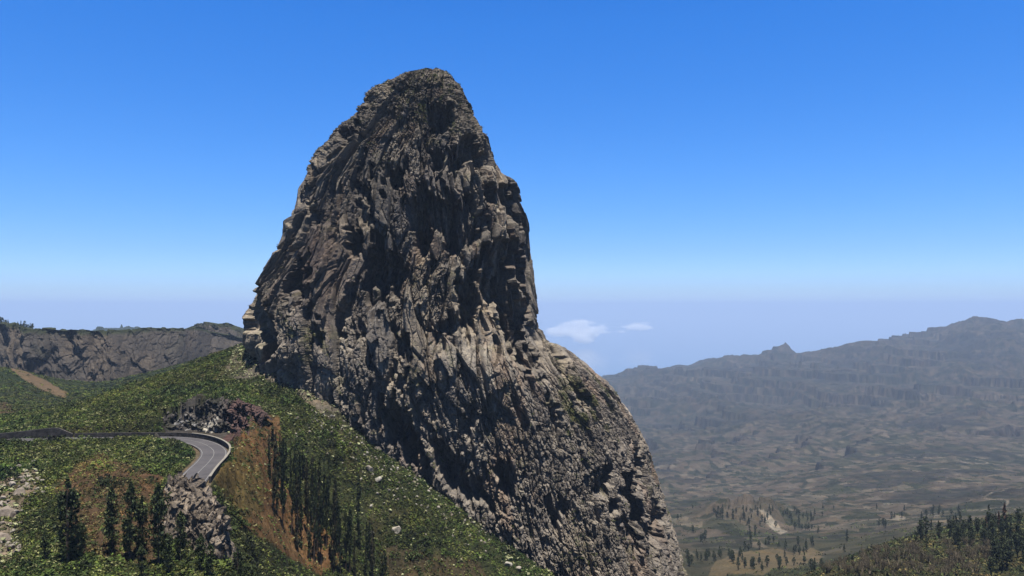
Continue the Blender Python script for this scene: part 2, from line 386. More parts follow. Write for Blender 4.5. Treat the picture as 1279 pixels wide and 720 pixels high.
# faint tracks and dry stream beds in the valley
trk = np.abs(fbm(GX / 420 + 40, GYY / 420, 111, 4, 0.5))
paint(fv * (trk < 0.006) * sstep(0.0, 0.2, fbm(GX / 500, GYY / 500 + 3, 112, 2)), (0.20, 0.175, 0.14))
lv = sstep(420, 560, GYY) * (1 - sstep(640, 800, GPX))
paint(lv, (0.034, 0.050, 0.022)); paint(lv * sstep(0.0, 0.4, nf2) * 0.6, (0.055, 0.065, 0.030))
paint(Z_ORANGE, (0.19, 0.11, 0.055)); paint(Z_ORANGE * sstep(-0.2, 0.3, nb) * 0.7, (0.145, 0.095, 0.042)); paint(Z_ORANGE * sstep(0.2, 0.6, fbm(GX / 3, GYY / 3, 120, 3)) * 0.5, (0.25, 0.10, 0.04))
paint(Z_OLIVE * 0.75, (0.135, 0.105, 0.040)); paint(Z_TAN * 0.7, (0.27, 0.16, 0.075))
paint(Z_BROWN * 0.9, (0.12, 0.075, 0.045)); paint(Z_BROWN * sstep(0, 0.4, fbm(GX / 4, GYY / 4, 121, 4)) * 0.6, (0.17, 0.10, 0.06))
paint(Z_CUT, (0.085, 0.078, 0.072)); paint(Z_CUT * sstep(0.0, 0.4, nb), (0.05, 0.055, 0.03))
paint(Z_PURPLE, (0.12, 0.075, 0.072)); paint(Z_SCREE, (0.21, 0.18, 0.14)); paint(Z_SCREE * sstep(0.1, 0.4, nb), (0.08, 0.08, 0.04))
paint(Z_PALE, (0.30, 0.24, 0.18)); paint(Z_PALE * sstep(0, 0.3, fbm(GX / 5, GYY / 5, 123, 3)), (0.07, 0.07, 0.035))
paint(Z_LSCREE, (0.20, 0.145, 0.09)); paint(Z_LRED * 0.7, (0.13, 0.085, 0.05)); paint(Z_FIELD * .6, (0.21, 0.16, 0.09)); paint(Z_FIELD * sstep(0.1, 0.4, nf2) * .6, (0.11, 0.10, 0.05))
paint(Z_KNOB * 0.45, (0.15, 0.12, 0.095)); paint(Z_WHITE * .8, (0.36, 0.32, 0.26)); paint(Z_BURNT * 0.8, (0.10, 0.07, 0.045))
verge = (rd < 4.7).astype(np.float32)
paint(verge, (0.19, 0.15, 0.10))

C0 *= (1 + .55 * fbm(GX / 1.6, GYY / 1.6, 131, 3)[..., None] * nearw[..., None]) * (1 + .5 * fbm(GX / 14, GYY / 14, 132, 3)[..., None] * fv[..., None])
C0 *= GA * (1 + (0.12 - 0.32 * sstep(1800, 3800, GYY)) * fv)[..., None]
gv = np.stack([GX, GYY, GZ], -1).reshape(-1, 3)
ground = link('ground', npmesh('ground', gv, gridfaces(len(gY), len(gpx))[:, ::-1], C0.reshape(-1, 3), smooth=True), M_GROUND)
tag(ground, 'scrub covered slopes and the broad brown valley below the rock', kind='structure')
del gv
_lgpx = gpx; _lgY = np.log(gY)
def ground_z(px, Y):
    fx = np.interp(px, gpx, np.arange(len(gpx))); fy = np.interp(np.log(Y), _lgY, np.arange(len(gY)))
    return bil(GZ, fx, fy)
def place(px, py, ymin=120):
    """ground point seen at a photo pixel: the nearest one further than ymin"""
    fx = np.interp(px, gpx, np.arange(len(gpx))); i = int(fx); t = fx - i
    z = GZ[:, i] * (1 - t) + GZ[:, min(i + 1, len(gpx) - 1)] * t
    x = (px - 639.5) / F * (gY * CA + z * SA)
    _, yy = proj(x, gY, z)
    ok = np.where((yy[:-1] > py) & (yy[1:] <= py) & (gY[:-1] > ymin))[0]
    if len(ok) == 0: return None
    k = ok[0]; s = (yy[k] - py) / (yy[k] - yy[k + 1] + 1e-9)
    Y = gY[k] * (1 - s) + gY[k + 1] * s; zz = z[k] * (1 - s) + z[k + 1] * s
    return np.array([(px - 639.5) / F * (Y * CA + zz * SA), Y, zz])

sea = link('sea', npmesh('sea', [(-60000, -1500, -1090), (60000, -1500, -1090), (60000, 60000, -1090), (-60000, 60000, -1090)], [(0, 1, 2, 3)]), M_SEA)
tag(sea, 'hazy blue sea beyond the valley ridge', kind='structure')

# ------------------------------------------------------------------ the great rock
ROWS = np.array([  # photo y, left x, right x, distance of its middle, depth of its front half
 (94, 508, 560, 345, 9), (98, 494, 563, 345, 13), (104, 477, 570, 345, 17), (112, 464, 578, 344.5, 20), (124, 450, 584, 344, 23), (140, 444, 589, 343.5, 25), (158, 428, 599, 343, 28), (175, 406, 608, 343, 31), (195, 394, 616, 343, 34), (218, 382, 628, 342.5, 36),
 (235, 377, 646, 342, 38), (265, 364, 656, 341, 41), (300, 350, 660, 340.5, 44), (340, 330, 665, 340, 46), (375, 314, 669, 339, 49), (400, 306, 671, 338, 50), (425, 304, 680, 337, 52),
 (434, 308, 703, 336, 53), (455, 322, 733, 336, 55), (480, 332, 760, 336, 56), (510, 345, 782, 336, 58), (550, 385, 805, 336, 60), (590, 430, 818, 335, 62),
 (640, 490, 834, 333, 64), (680, 545, 846, 331, 65), (720, 600, 856, 330, 67), (830, 700, 885, 328, 70)], float)
NR, NF, NB = 1350, 1150, 90
t_ = np.linspace(0, 1, NR)
rpy = 94 + (t_ ** 1.0) * (830 - 94)
Lp, Rp, Yc, rf = [np.interp(rpy, ROWS[:, 0], ROWS[:, k]) for k in (1, 2, 3, 4)]
def smooth1(a, k=9):
    return np.convolve(np.pad(a, k, mode='edge'), np.ones(2 * k + 1) / (2 * k + 1), 'valid')
Yc = smooth1(Yc, 25); rf = smooth1(rf, 9); Lp = smooth1(Lp, 4); Rp = smooth1(Rp, 4)
PL, PR = P(Lp, rpy, Yc), P(Rp, rpy, Yc)
xc = (PL[:, 0] + PR[:, 0]) / 2; rxx = (PR[:, 0] - PL[:, 0]) / 2; rz = PL[:, 2]
th = np.concatenate([np.linspace(-1.75, 1.75, NF, endpoint=False), np.linspace(1.75, 2 * math.pi - 1.75, NB, endpoint=False)])
TH, RI = np.meshgrid(th, np.arange(NR))
ex = 2 / 2.35
sn, cs = np.sin(TH), np.cos(TH)
ux = np.sign(sn) * np.abs(sn) ** ex; uy = -np.sign(cs) * np.abs(cs) ** ex
rb = rxx[:, None] * 0.85
ry = np.where(cs > 0, rf[:, None], rb)
BX = xc[:, None] + rxx[:, None] * ux; BY = Yc[:, None] + ry * uy; BZ = rz[:, None] + 0 * TH
nxv = sn / np.maximum(rxx[:, None], 3); nyv = -cs / np.maximum(ry, 3)
nl = np.sqrt(nxv ** 2 + nyv ** 2); nxv /= nl; nyv /= nl
# hollows (upright shaded walls with a ledge at their foot) as seen on its front face
DARK = [
 ([(520, 228), (545, 248), (575, 252), (598, 262), (596, 300), (585, 330), (572, 322), (556, 338), (545, 300), (532, 292), (526, 330), (508, 335), (500, 300), (512, 270)], 1.0),
 ([(452, 300), (470, 312), (482, 322), (497, 318), (500, 345), (492, 370), (455, 374), (440, 366), (444, 335)], 1.0),
 ([(474, 236), (480, 214), (492, 210), (503, 218), (508, 236), (492, 232)], .8),
 ([(524, 140), (545, 134), (560, 142), (563, 165), (545, 170), (528, 165)], 1.0),
 ([(564, 186), (590, 182), (606, 196), (615, 215), (600, 222), (575, 222), (564, 210)], 1.0),
 ([(532, 188), (552, 186), (556, 212), (540, 216)], .8),
 ([(414, 172), (440, 162), (448, 180), (420, 190)], .7),
 ([(603, 242), (640, 236), (654, 250), (653, 276), (630, 270), (610, 262)], .9),
 ([(632, 290), (655, 296), (660, 345), (640, 350), (630, 325)], .9),
 ([(586, 280), (604, 276), (606, 300), (592, 304)], .8),
 ([(598, 312), (628, 306), (636, 350), (655, 356), (662, 388), (652, 420), (650, 452), (632, 455), (622, 420), (612, 392), (597, 386), (594, 350)], 1.0),
 ([(562, 350), (590, 348), (592, 380), (587, 428), (572, 430), (568, 395)], 1.0),
 ([(653, 440), (668, 432), (674, 455), (664, 474), (655, 470)], .8),
 ([(546, 404), (572, 400), (572, 420), (550, 424)], .6), ([(532, 418), (545, 415), (543, 442), (533, 440)], .6), ([(480, 418), (500, 414), (498, 436), (484, 440)], .7),
 ([(415, 294), (434, 288), (436, 326), (418, 328)], .9), ([(436, 262), (452, 258), (450, 290), (438, 292)], .6),
 ([(346, 334), (372, 322), (376, 345), (360, 375), (344, 372)], .9), ([(374, 262), (390, 256), (388, 280), (376, 282)], .6),
 ([(434, 236), (452, 232), (448, 256), (436, 256)], .7), ([(452, 215), (461, 215), (458, 268), (450, 268)], .8),
 ([(300, 375), (324, 366), (330, 400), (326, 425), (315, 440), (300, 440)], 1.0),
 ([(426, 360), (434, 362), (420, 410), (408, 438), (400, 438), (410, 400)], .7),
 ([(455, 508), (480, 498), (500, 512), (505, 560), (520, 590), (500, 590), (470, 555)], 1.0), ([(470, 464), (502, 460), (500, 482), (474, 484)], .6),
 ([(520, 560), (540, 556), (560, 590), (590, 625), (610, 660), (585, 650), (550, 620), (525, 595)], 1.0),
 ([(602, 588), (620, 584), (634, 600), (636, 632), (615, 628)], .8), ([(668, 628), (698, 626), (700, 654), (676, 656)], .6),
 ([(740, 594), (756, 590), (766, 620), (764, 640), (750, 630)], .8), ([(776, 606), (792, 604), (804, 650), (800, 694), (786, 690), (780, 650)], 1.0),
 ([(804, 640), (822, 636), (836, 660), (838, 694), (822, 690), (808, 670)], 1.0), ([(788, 560), (804, 560), (812, 602), (796, 604)], .8),
 ([(815, 610), (826, 615), (830, 640), (818, 636)], .6), ([(690, 440), (700, 442), (728, 480), (735, 500), (722, 495), (700, 465)], .8),
 ([(560, 520), (580, 515), (590, 545), (570, 548)], .5), ([(380, 400), (392, 398), (388, 430), (378, 432)], .5), ([(672, 500), (684, 500), (700, 545), (690, 548)], .5),
]
# slabs and pillars standing forward
SLAB = [
 ([(497, 188), (508, 200), (512, 235), (505, 300), (485, 322), (455, 300), (450, 270), (466, 235), (480, 205)], 3.0),
 ([(508, 296), (522, 300), (532, 330), (528, 380), (508, 390), (495, 372), (500, 330)], 3.0), ([(548, 335), (560, 330), (566, 380), (560, 470), (540, 480), (530, 400), (535, 350)], 2.6),
 ([(572, 262), (582, 272), (596, 330), (592, 348), (568, 348), (568, 300)], 3.2), ([(500, 390), (520, 380), (530, 400), (520, 480), (495, 490), (488, 430)], 2.0),
 ([(465, 330), (480, 326), (488, 350), (480, 380), (462, 372)], 2.0), ([(470, 385), (492, 380), (480, 440), (462, 490), (452, 480), (460, 420)], 2.2),
 ([(585, 395), (612, 395), (625, 440), (640, 480), (600, 500), (585, 450)], 1.8), ([(640, 150), (600, 225), (655, 235), (660, 245), (560, 245), (530, 226)], 1.2),
 ([(398, 300), (410, 300), (404, 360), (390, 420), (376, 420), (388, 350)], 2.0), ([(350, 400), (372, 380), (360, 440), (335, 460), (325, 440)], 2.0),
 ([(350, 290), (362, 280), (356, 330), (335, 365), (325, 370)], 1.8), ([(762, 560), (780, 570), (785, 610), (778, 660), (766, 640)], 2.5), ([(700, 520), (730, 560), (745, 620), (735, 660), (700, 620)], 1.5),
 ([(798, 610), (806, 620), (806, 690), (800, 700)], 2.0), ([(440, 180), (470, 150), (500, 170), (490, 200), (450, 215)], 1.5),
]
IY, IX = np.mgrid[0:900, 0:1300].astype(float)
wob_x = fbm(IX / 20, IY / 34, 201, 6, 0.7) * 12; wob_y = fbm(IX / 20 + 9, IY / 26 + 5, 207, 6, 0.7) * 14; wob_y = wob_y * .45 + (h2(np.floor(IX / 9 + .3 * h2(np.floor(IY / 40), 0 * IY, 5)), 0 * IX, 219) - .5) * 34 + (h2(np.floor(IX / 4), 0 * IX, 221) - .5) * 12
wob_x = wob_x * .5 + (h2(0 * IY, np.floor(IY / 16), 223) - .5) * 9
wob_d = 0.95 + 0.6 * fbm(IX / 9, IY / 30 + 5, 217, 4, 0.6)
def blur(a, k):
    kern = np.ones(2 * k + 1) / (2 * k + 1)
    for ax in (0, 1): a = np.apply_along_axis(lambda v: np.convolve(v, kern, 'same'), ax, a)
    return a
RELIEF = np.zeros(IX.shape); MPP = 0.32
for poly, s in DARK:
    xs = [p[0] for p in poly]; ys = [p[1] for p in poly]
    x0, x1, y0, y1 = int(min(xs)) - 14, int(max(xs)) + 14, int(min(ys)) - 14, int(max(ys)) + 14
    x0 = max(x0, 0)
    sub = (slice(y0, y1), slice(x0, x1))
    m = inpoly(IX[sub] + wob_x[sub], IY[sub] + wob_y[sub], poly)
    k = np.cumsum(m, 0) * m                      # pixels below the lip in this column
    kt = np.maximum(k.max(0, keepdims=True), 1); tap = np.clip((kt - k) / (0.12 * kt), 0.0, 1)
    d = (7.0 + 0.42 * k * MPP) * s * m * (0.25 + 0.75 * tap) * wob_d[sub]
    RELIEF[sub] = np.minimum(RELIEF[sub], -d)
for poly, hgt in SLAB:
    xs = [p[0] for p in poly]; ys = [p[1] for p in poly]
    x0, x1, y0, y1 = int(min(xs)) - 14, int(max(xs)) + 14, int(min(ys)) - 14, int(max(ys)) + 14
    sub = (slice(y0, y1), slice(x0, x1))
    m = inpoly(IX[sub] + wob_x[sub] * .6, IY[sub] + wob_y[sub] * .6, poly).astype(float)
    xm = (IX[sub] - np.mean(xs)) / (max(xs) - min(xs))
    RELIEF[sub] += hgt * m * (1 - 0.8 * np.abs(xm)) * (RELIEF[sub] > -0.5)
RELIEF = blur(RELIEF, 1)
bpx, bpy_ = proj(BX, BY, BZ)
front = sstep(0.18, 0.6, cs)
rel = bil(RELIEF, np.clip(bpx, 0, 1298), np.clip(bpy_, 0, 898)) * np.where(cs > 0, front, 0)
LV = np.interp(rpy, [94, 400, 830], [524, 303, 250]); LVm = P(LV, rpy, Yc)[:, 0]; Xm = smooth1((LVm + PR[:, 0]) / 2, 100); Wv = smooth1(PR[:, 0] - LVm, 100)
q_ = np.clip((BX - Xm[:, None]) / (Wv[:, None] / 2), -1.15, 1.15); X0 = P(505, 400, 340)[0]
S = 0.6 * (BX - X0) + 0.4 * q_ * 52 + (np.arcsin(np.clip(q_, -1, 1)) - q_) * 60 + np.where(np.abs(TH) > 1.6, TH * 10, 0)
low = sstep(-10, -50, BZ)                 # 1 in the lower, finer broken part
wx = fbm(S / 16, BZ / 26, 301, 4, 0.6); wz = fbm(S / 16 + 31, BZ / 26, 305, 4, 0.6)
top = sstep(50, 95, BZ)
D = np.zeros(TH.shape)
def cells(x, y, seed, n=1):
    ix = np.floor(x); iy = np.floor(y); d1 = np.full(x.shape, 9.0); hh = [np.zeros(x.shape) for _ in range(n)]
    for ox in (-1, 0, 1):
        for oy in (-1, 0, 1):
            cx = ix + ox; cq = iy + oy
            d = (x - cx - .5 - (h2(cx, cq, seed) - .5) * .95) ** 2 + (y - cq - .5 - (h2(cx, cq, seed + 1) - .5) * .95) ** 2
            m = d < d1; d1 = np.where(m, d, d1)
            for k in range(n): hh[k] = np.where(m, h2(cx, cq, seed + 2 + 11 * k), hh[k])
    return hh if n > 1 else hh[0]
mid = 1 - low
cu, cv = S / 7.5 + .10 * fbm(S / 9, BZ / 70, 381, 2), BZ / 30 + .15 * h2(np.floor(S / 3.7), 0 * S, 383)
D += 2.0 * facets(S / 18, BZ / 46, 311, .8, 0.3, 0.05) * (1 - .5 * low)
D += 2.2 * facets(cu, cv, 321, 0.7, 1.1, 0.09) * (0.35 + .65 * mid)
rough_c, shade_c = cells(cu, cv, 321, 2)
plain = (rough_c > .30) * mid * (1 - .6 * top)           # clean slab faces among broken ones
rgh = 1 - .88 * plain
D += 1.0 * facets(S / 3.3, BZ / 13, 325, 0.6, 1.2, 0.11) * (1 - .45 * plain)
# long upright joints
jp = S / 8.5 + .12 * fbm(BZ / 30, S / 40, 387, 3); jc = np.floor(jp); jd = np.abs(jp - jc - .25 - .5 * h2(jc, 0 * jc, 388)) * 8.5
jm = sstep(-.15, .15, fbm(jc * 7.3, BZ / 22, 389, 2))
D -= 2.8 * np.exp(-(jd / .55) ** 2) * jm * (1 - .4 * low)
D += rgh * 0.50 * facets(S / 2.0, BZ / 3.6, 331, 0.9, 1.6, 0.15)
D += rgh * 0.27 * facets(S / 1.0, BZ / 1.7, 341, 1.1, 1.5, 0.2)
D += 0.07 * facets(S / 0.6, BZ / 0.9, 351, 1.2, 0.5, 0.2)
D += 0.45 * low * facets(S / 1.6, BZ / 4.4, 355, 1.2, 1.6, 0.2)
TX = BX / 3.4; TZ = BZ / 2.0 + .25 * TX
D = D * (1 - .5 * top)
D += top * (1.9 * facets(TX * .55, TZ * .5, 361, 0.8, 0.7) + 1.0 * facets(TX * 1.6, TZ * 1.2, 363, 0.9, 1.2, .16) + .5 * facets(BX / .9, BZ / .7, 365, 1.0, 1.2, .2))
pk1 = cells(S / 3.4, BZ / 10, 911); pk2 = cells(S / 2.0, BZ / 4.2, 921)
D -= 2.6 * (pk1 > .86) + 1.0 * (pk2 > .88) * rgh
D = D * np.clip(rxx[:, None] / 34, 0.25, 1.0) * (0.45 + 0.55 * sstep(0.0, 0.5, np.abs(cs)))
D *= 1 - .7 * np.exp(-((bpx - 308) / 15) ** 2 - ((bpy_ - 405) / 42) ** 2)
D -= 0.3
tot = D + rel
VX = BX + nxv * D + .25 * nxv * rel; VY = BY + nyv * D - rel
VZ = BZ + 0.30 * rgh * facets(S / 2.0 + wx * .2, BZ / 2.2, 381, 1.0, 0.0)
VZ[0] += 0.3 * fbm(S[0] / 3, S[0] * 0, 391, 3)
for _ in range(2):
    qx, qy = proj(VX, VY, VZ); bl, br = np.full(NR, 1e9), np.full(NR, -1e9)
    ri = np.clip(((qy - 94) / (830 - 94) * (NR - 1)).round().astype(int), 0, NR - 1)
    np.minimum.at(bl, ri.ravel(), qx.ravel()); np.maximum.at(br, ri.ravel(), qx.ravel())
    okb = bl < 1e8; ar = np.arange(NR); bl = np.interp(ar, ar[okb], bl[okb]); br = np.interp(ar, ar[okb], br[okb])
    dl = smooth1(Lp - bl, 55) - 1.5; dr = smooth1(Rp - br, 55) + 1.5
    uu = np.clip((VX - xc[:, None]) / rxx[:, None], -1.1, 1.1)
    VX += ((1 - uu) / 2 * dl[:, None] + (1 + uu) / 2 * dr[:, None]) * (Yc / F)[:, None]
print('silhouette shift px', dl[::150].round(1), dr[::150].round(1))
rock_c = np.zeros(TH.shape + (3,), np.float32)
base = np.array((0.258, 0.230, 0.198)); rock_c[:] = base
def rpaint(mask, c):
    global rock_c
    rock_c = rock_c * (1 - mask[..., None]) + np.array(c, np.float32) * mask[..., None]
n1 = fbm(S / 12, BZ / 26, 401, 5, 0.6); n2_ = fbm(S / 4 + 11, BZ / 5, 405, 4, 0.6); n3_ = fbm(S / 1.6 + 5, BZ / 12, 409, 4, 0.65)
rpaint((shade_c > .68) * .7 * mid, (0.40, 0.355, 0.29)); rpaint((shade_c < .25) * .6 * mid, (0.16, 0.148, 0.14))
rpaint(sstep(.15, .5, fbm(S / 6 + 40, BZ / 22, 421, 4, .6)) * .5, (0.25, 0.165, 0.115))
rpaint(sstep(0.0, 0.5, n1) * 0.6, (0.33, 0.275, 0.21)); rpaint(sstep(0.0, 0.5, -n1) * 0.6, (0.17, 0.15, 0.138))
rpaint(sstep(0.2, 0.5, n3_) * 0.5, (0.10, 0.092, 0.09)); rpaint(sstep(0.3, 0.6, n2_) * 0.45, (0.19, 0.18, 0.10))
pinkm = np.exp(-((bpx - 395) / 40) ** 2 - ((bpy_ - 330) / 60) ** 2) * (cs > 0)
rpaint(np.clip(pinkm, 0, 1) * 0.6, (0.17, 0.115, 0.095))
moss = sstep(0.05, 0.4, n2_ + 0.3 * n1) * (cs > 0) * np.clip(np.exp(-((bpx - 728) / 34) ** 2 - ((bpy_ - 520) / 60) ** 2) + np.exp(-((bpx - 540) / 60) ** 2 - ((bpy_ - 125) / 28) ** 2) * .6 + np.exp(-((bpx - 370) / 30) ** 2 - ((bpy_ - 425) / 22) ** 2) * .8, 0, 1)
rpaint(moss * 0.9, (0.13, 0.13, 0.045))
nv = NR * (NF + NB)
rock_c *= (1 + .45 * fbm(S / 3.5, BZ / 9, 431, 4, .6))[..., None]
rock_c *= 0.49 * (1 - 0.22 * sstep(-20, 25, BZ + 10 * n1))[..., None]
rv = np.stack([VX, VY, VZ], -1).reshape(-1, 3)
rfaces = gridfaces(NR, NF + NB, wrap=True)
# summit cap: shrink rings inward over the top
caps = []; capc = []; ncol = NF + NB
ring0 = rv[:ncol]
ctr = ring0.mean(0) + np.array([0, 0, 0.5])
K_CAP = 12
for k in range(1, K_CAP + 1):
    f = 1 - k / K_CAP
    r = ctr + (ring0 - ctr) * f
    r[:, 2] = ring0[:, 2] * f + ctr[2] * (1 - f) + 0.9 * fbm(r[:, 0] / 3, r[:, 1] / 3, 411, 3) * min(1, (1 - f) * 3)
    caps.append(r); capc.append(np.tile(base * 0.4, (ncol, 1)))
allr = np.concatenate(list(reversed(caps)) + [rv]); allc = np.concatenate(list(reversed(capc)) + [rock_c.reshape(-1, 3)])
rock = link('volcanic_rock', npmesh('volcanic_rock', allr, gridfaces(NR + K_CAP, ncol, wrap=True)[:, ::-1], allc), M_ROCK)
tag(rock, 'towering dark volcanic rock plug rising beside the road bend', 'rock')
vis = (TH > -1.5) & (TH < 1.5)
wsc = np.clip(moss * 1.3 + (0.16 * low + 0.12 * top + .04) * sstep(.05, .35, n2_ + .4 * n1), 0, 1) * vis
sel = np.where(rng.uniform(0, 1, wsc.shape) < wsc * 0.07)
LEDGE = (np.stack([VX[sel], VY[sel], VZ[sel]], -1))

# ------------------------------------------------------------------ cliffs at the left
def cliff(name, pts, label, seed, nr=330, nc=900, back=500):
    """pts: px, top y, foot y, distance of the foot"""
    pts = np.array(pts, float)
    u = np.linspace(pts[0, 0], pts[-1, 0], nc)
    ty, fy, Yf = [np.interp(u, pts[:, 0], pts[:, k]) for k in (1, 2, 3)]
    ty = ty + fbm(u / 9, u * 0, seed + 9, 4) * 1.4
    nface = int(nr * 0.72)
    Yt = Yf + 45
    zt = P(u, ty, Yt)[:, 2]; zf = P(u, fy + 14, Yf)[:, 2]
    X = np.zeros((nr, nc)); Y = X.copy(); Z = X.copy(); back_m = X.copy()
    arc = np.cumsum(np.hypot(np.gradient(P(u, fy, Yf)[:, 0]), np.gradient(Yf)))
    for i in range(nr):
        if i < nface:
            f = i / (nface - 1)
            yy = Yf + (Yt - Yf) * f ** 1.3; z = zf + (zt - zf) * f ** 0.9
        else:
            f = (i - nface + 1) / (nr - nface)
            yy = Yt + back * f ** 1.6; z = zt + 3 * f - 60 * f ** 2
            back_m[i] = 1
        X[i] = (u - 639.5) / F * yy; Y[i] = yy; Z[i] = z
    A_ = np.tile(arc, (nr, 1))
    d = 26 * fbm(A_ / 60, Z / 180, seed, 4, 0.5) + 6 * facets(A_ / 32 + .4 * fbm(A_ / 40, Z / 40, seed + 1, 3), Z / 40, seed + 2, 1.3, .4) + 3 * facets(A_ / 12, Z / 13, seed + 5, 1.3, .4) + 1.4 * facets(A_ / 5, Z / 6, seed + 7, 1.3, .3)
    w = (1 - back_m) * np.clip(np.linspace(0, 1, nr)[:, None] * 12, 0, 1)
    Y -= d * w
    Z += back_m * fbm(X / 30, Y / 30, seed + 8, 4) * 3 + (1 - back_m) * 1.2 * facets(A_ / 7, Z / 6, seed + 4, 1, 0)
    c = np.zeros((nr, nc, 3)); c[:] = (0.092, 0.082, 0.074)
    nn = fbm(A_ / 30, Z / 30, seed + 20, 4)
    def pt(m, cc):
        nonlocal c
        c = c * (1 - m[..., None]) + np.array(cc) * m[..., None]
    pt(sstep(0, .5, nn) * .6, (0.15, 0.122, 0.095)); pt(sstep(0.15, .5, fbm(A_ / 9, Z / 12, seed + 22, 4)) * .7, (0.06, 0.055, 0.052)); pt(sstep(0.2, .6, -nn) * .5, (0.07, 0.075, 0.045))
    gr = np.clip(back_m + sstep(nface * .88, nface * .98, np.tile(np.arange(nr)[:, None], (1, nc)) + 12 * fbm(A_ / 18, Z / 18, seed + 23, 3)), 0, 1)
    pt(gr, (0.045, 0.055, 0.028))
    o = link(name, npmesh(name, np.stack([X, Y, Z], -1).reshape(-1, 3), gridfaces(nr, nc), c.reshape(-1, 3) * 0.43), M_ROCK)
    tag(o, label, kind='structure')
    return o
cliff('cliff', [(-260, 400, 462, 900), (-60, 402, 460, 860), (0, 404, 462, 800), (20, 406, 468, 740), (45, 411, 480, 720), (95, 413, 486, 700), (130, 414, 474, 720), (180, 411, 464, 760), (225, 410, 450, 800), (252, 411, 440, 860), (262, 416, 438, 880), (330, 430, 450, 940)], 'brown basalt cliffs with green tops at the left', 501)
cliff('headland', [(215, 424, 445, 1100), (232, 412, 445, 1060), (245, 406, 445, 1040), (262, 403.5, 444, 1020), (285, 405, 440, 1000), (300, 410, 440, 1000), (350, 425, 450, 1050), (420, 440, 470, 1100)], 'rounded green topped headland beside the rock', 541, nr=200, nc=300, back=300)

def rockface():
    nr, nc = 150, 520
    pts = np.array([(186, 549, 550, 262), (196, 540, 550, 262), (206, 512, 551, 262), (225, 503, 551, 263), (250, 498, 552, 262), (270, 496, 552, 260), (290, 499, 552, 257), (306, 503, 552, 255), (318, 508, 552, 253), (328, 520, 545, 252)], float)
    u = np.linspace(186, 328, nc); ty, fy, Yf = [np.interp(u, pts[:, 0], pts[:, k]) for k in (1, 2, 3)]
    ty = ty + fbm(u / 6, u * 0, 905, 4) * 4
    zt = P(u, ty, Yf + 6)[:, 2]; zf = P(u, fy, Yf)[:, 2] - 2
    f = np.linspace(0, 1, nr)[:, None]; ff = np.clip(f / .8, 0, 1)
    Y = Yf + 6 * ff + np.clip(f - .8, 0, 1) / .2 * 9; Z = zf + (zt - zf) * ff - np.clip(f - .8, 0, 1) / .2 * 3.0
    X = (u - 639.5) / F * (Yf + 3) + 0 * Y
    w = fbm(X / 6, Z / 6, 931, 3) * .4
    d = 1.6 * facets(X / 4 + Z / 9 + w, Z / 5, 911, 1.1, .6) + .8 * facets(X / 1.7 + Z / 5 + w, Z / 2 + w, 914, 1.2, 1.0) + .35 * facets(X / .8, Z / .8, 917, 1.2, 1.0) + 1.2 * fbm(X / 9, Z / 9, 919, 3)
    Y = Y - d * np.clip(ff * 6, 0, 1)
    C = np.zeros(Z.shape + (3,)) + np.array((0.085, 0.078, 0.075)); a, b = proj(X, Y, Z)
    nn = fbm(X / 3, Z / 3, 921, 4)
    def pt(m, c): 
        nonlocal C
        C = C * (1 - m[..., None]) + np.array(c) * m[..., None]
    pt(sstep(0, .4, nn) * .7, (0.16, 0.145, 0.13)); pt(sstep(.1, .4, -nn) * .6, (0.045, 0.048, 0.03))
    pur = sstep(281, 290, a + nn * 12); pt(pur, (0.12, 0.078, 0.072)); pt(pur * sstep(.1, .4, nn), (0.07, 0.05, 0.05))
    wx_ = a + fbm(X / 2, Z / 2, 927, 4) * 9; wy_ = b + fbm(X / 2 + 9, Z / 2, 928, 4) * 8
    pt(inpoly(wx_, wy_, [(252, 536), (262, 526), (270, 516), (274, 516), (272, 535), (270, 546), (262, 540), (255, 543)]) * 1.0, (0.36, 0.34, 0.30))
    pt((inpoly(wx_, wy_, [(216, 520), (248, 516), (250, 532), (236, 540), (214, 534)]) & (fbm(X / .9, Z / .5, 929, 3) > .12)) * .8, (0.24, 0.24, 0.25))
    o = link('roadside_crag', npmesh('roadside_crag', np.stack([X, Y, Z], -1).reshape(-1, 3), gridfaces(nr, nc), C.reshape(-1, 3) * .6), M_ROCK)
    tag(o, 'dark and purple cut rock face with white streaks above the road bend', 'crag')
rockface()

# ------------------------------------------------------------------ road, lines, walls
tang = np.gradient(RC, axis=0); tang /= np.linalg.norm(tang, axis=1)[:, None]
nrm = np.stack([-tang[:, 1], tang[:, 0]], 1)      # points left of travel = the far / outer side
def ribbon(name, o0, o1, z, m, lo=0, hi=None, dash=None):
    hi = hi or len(RC)
    a = RC[lo:hi] + nrm[lo:hi] * o0; b = RC[lo:hi] + nrm[lo:hi] * o1
    n = hi - lo
    V = np.concatenate([np.column_stack([a, np.full(n, z)]), np.column_stack([b, np.full(n, z)])])
    fc = [(i, n + i, n + i + 1, i + 1) for i in range(n - 1)]
    return link(name, npmesh(name, V, fc), m)
road = ribbon('road', -3.6, 3.6, ZR, M_ASPH)
tag(road, 'grey two lane mountain road curving round the bend', kind='structure')
for o0, o1, nm in ((-3.2, -3.08, 'road_marking'), (3.08, 3.2, 'road_marking'), (-0.06, 0.06, 'road_marking')):
    k = ribbon(nm, o0, o1, ZR + 0.006, M_PAINT); tag(k, 'white painted line on the grey road', kind='structure')
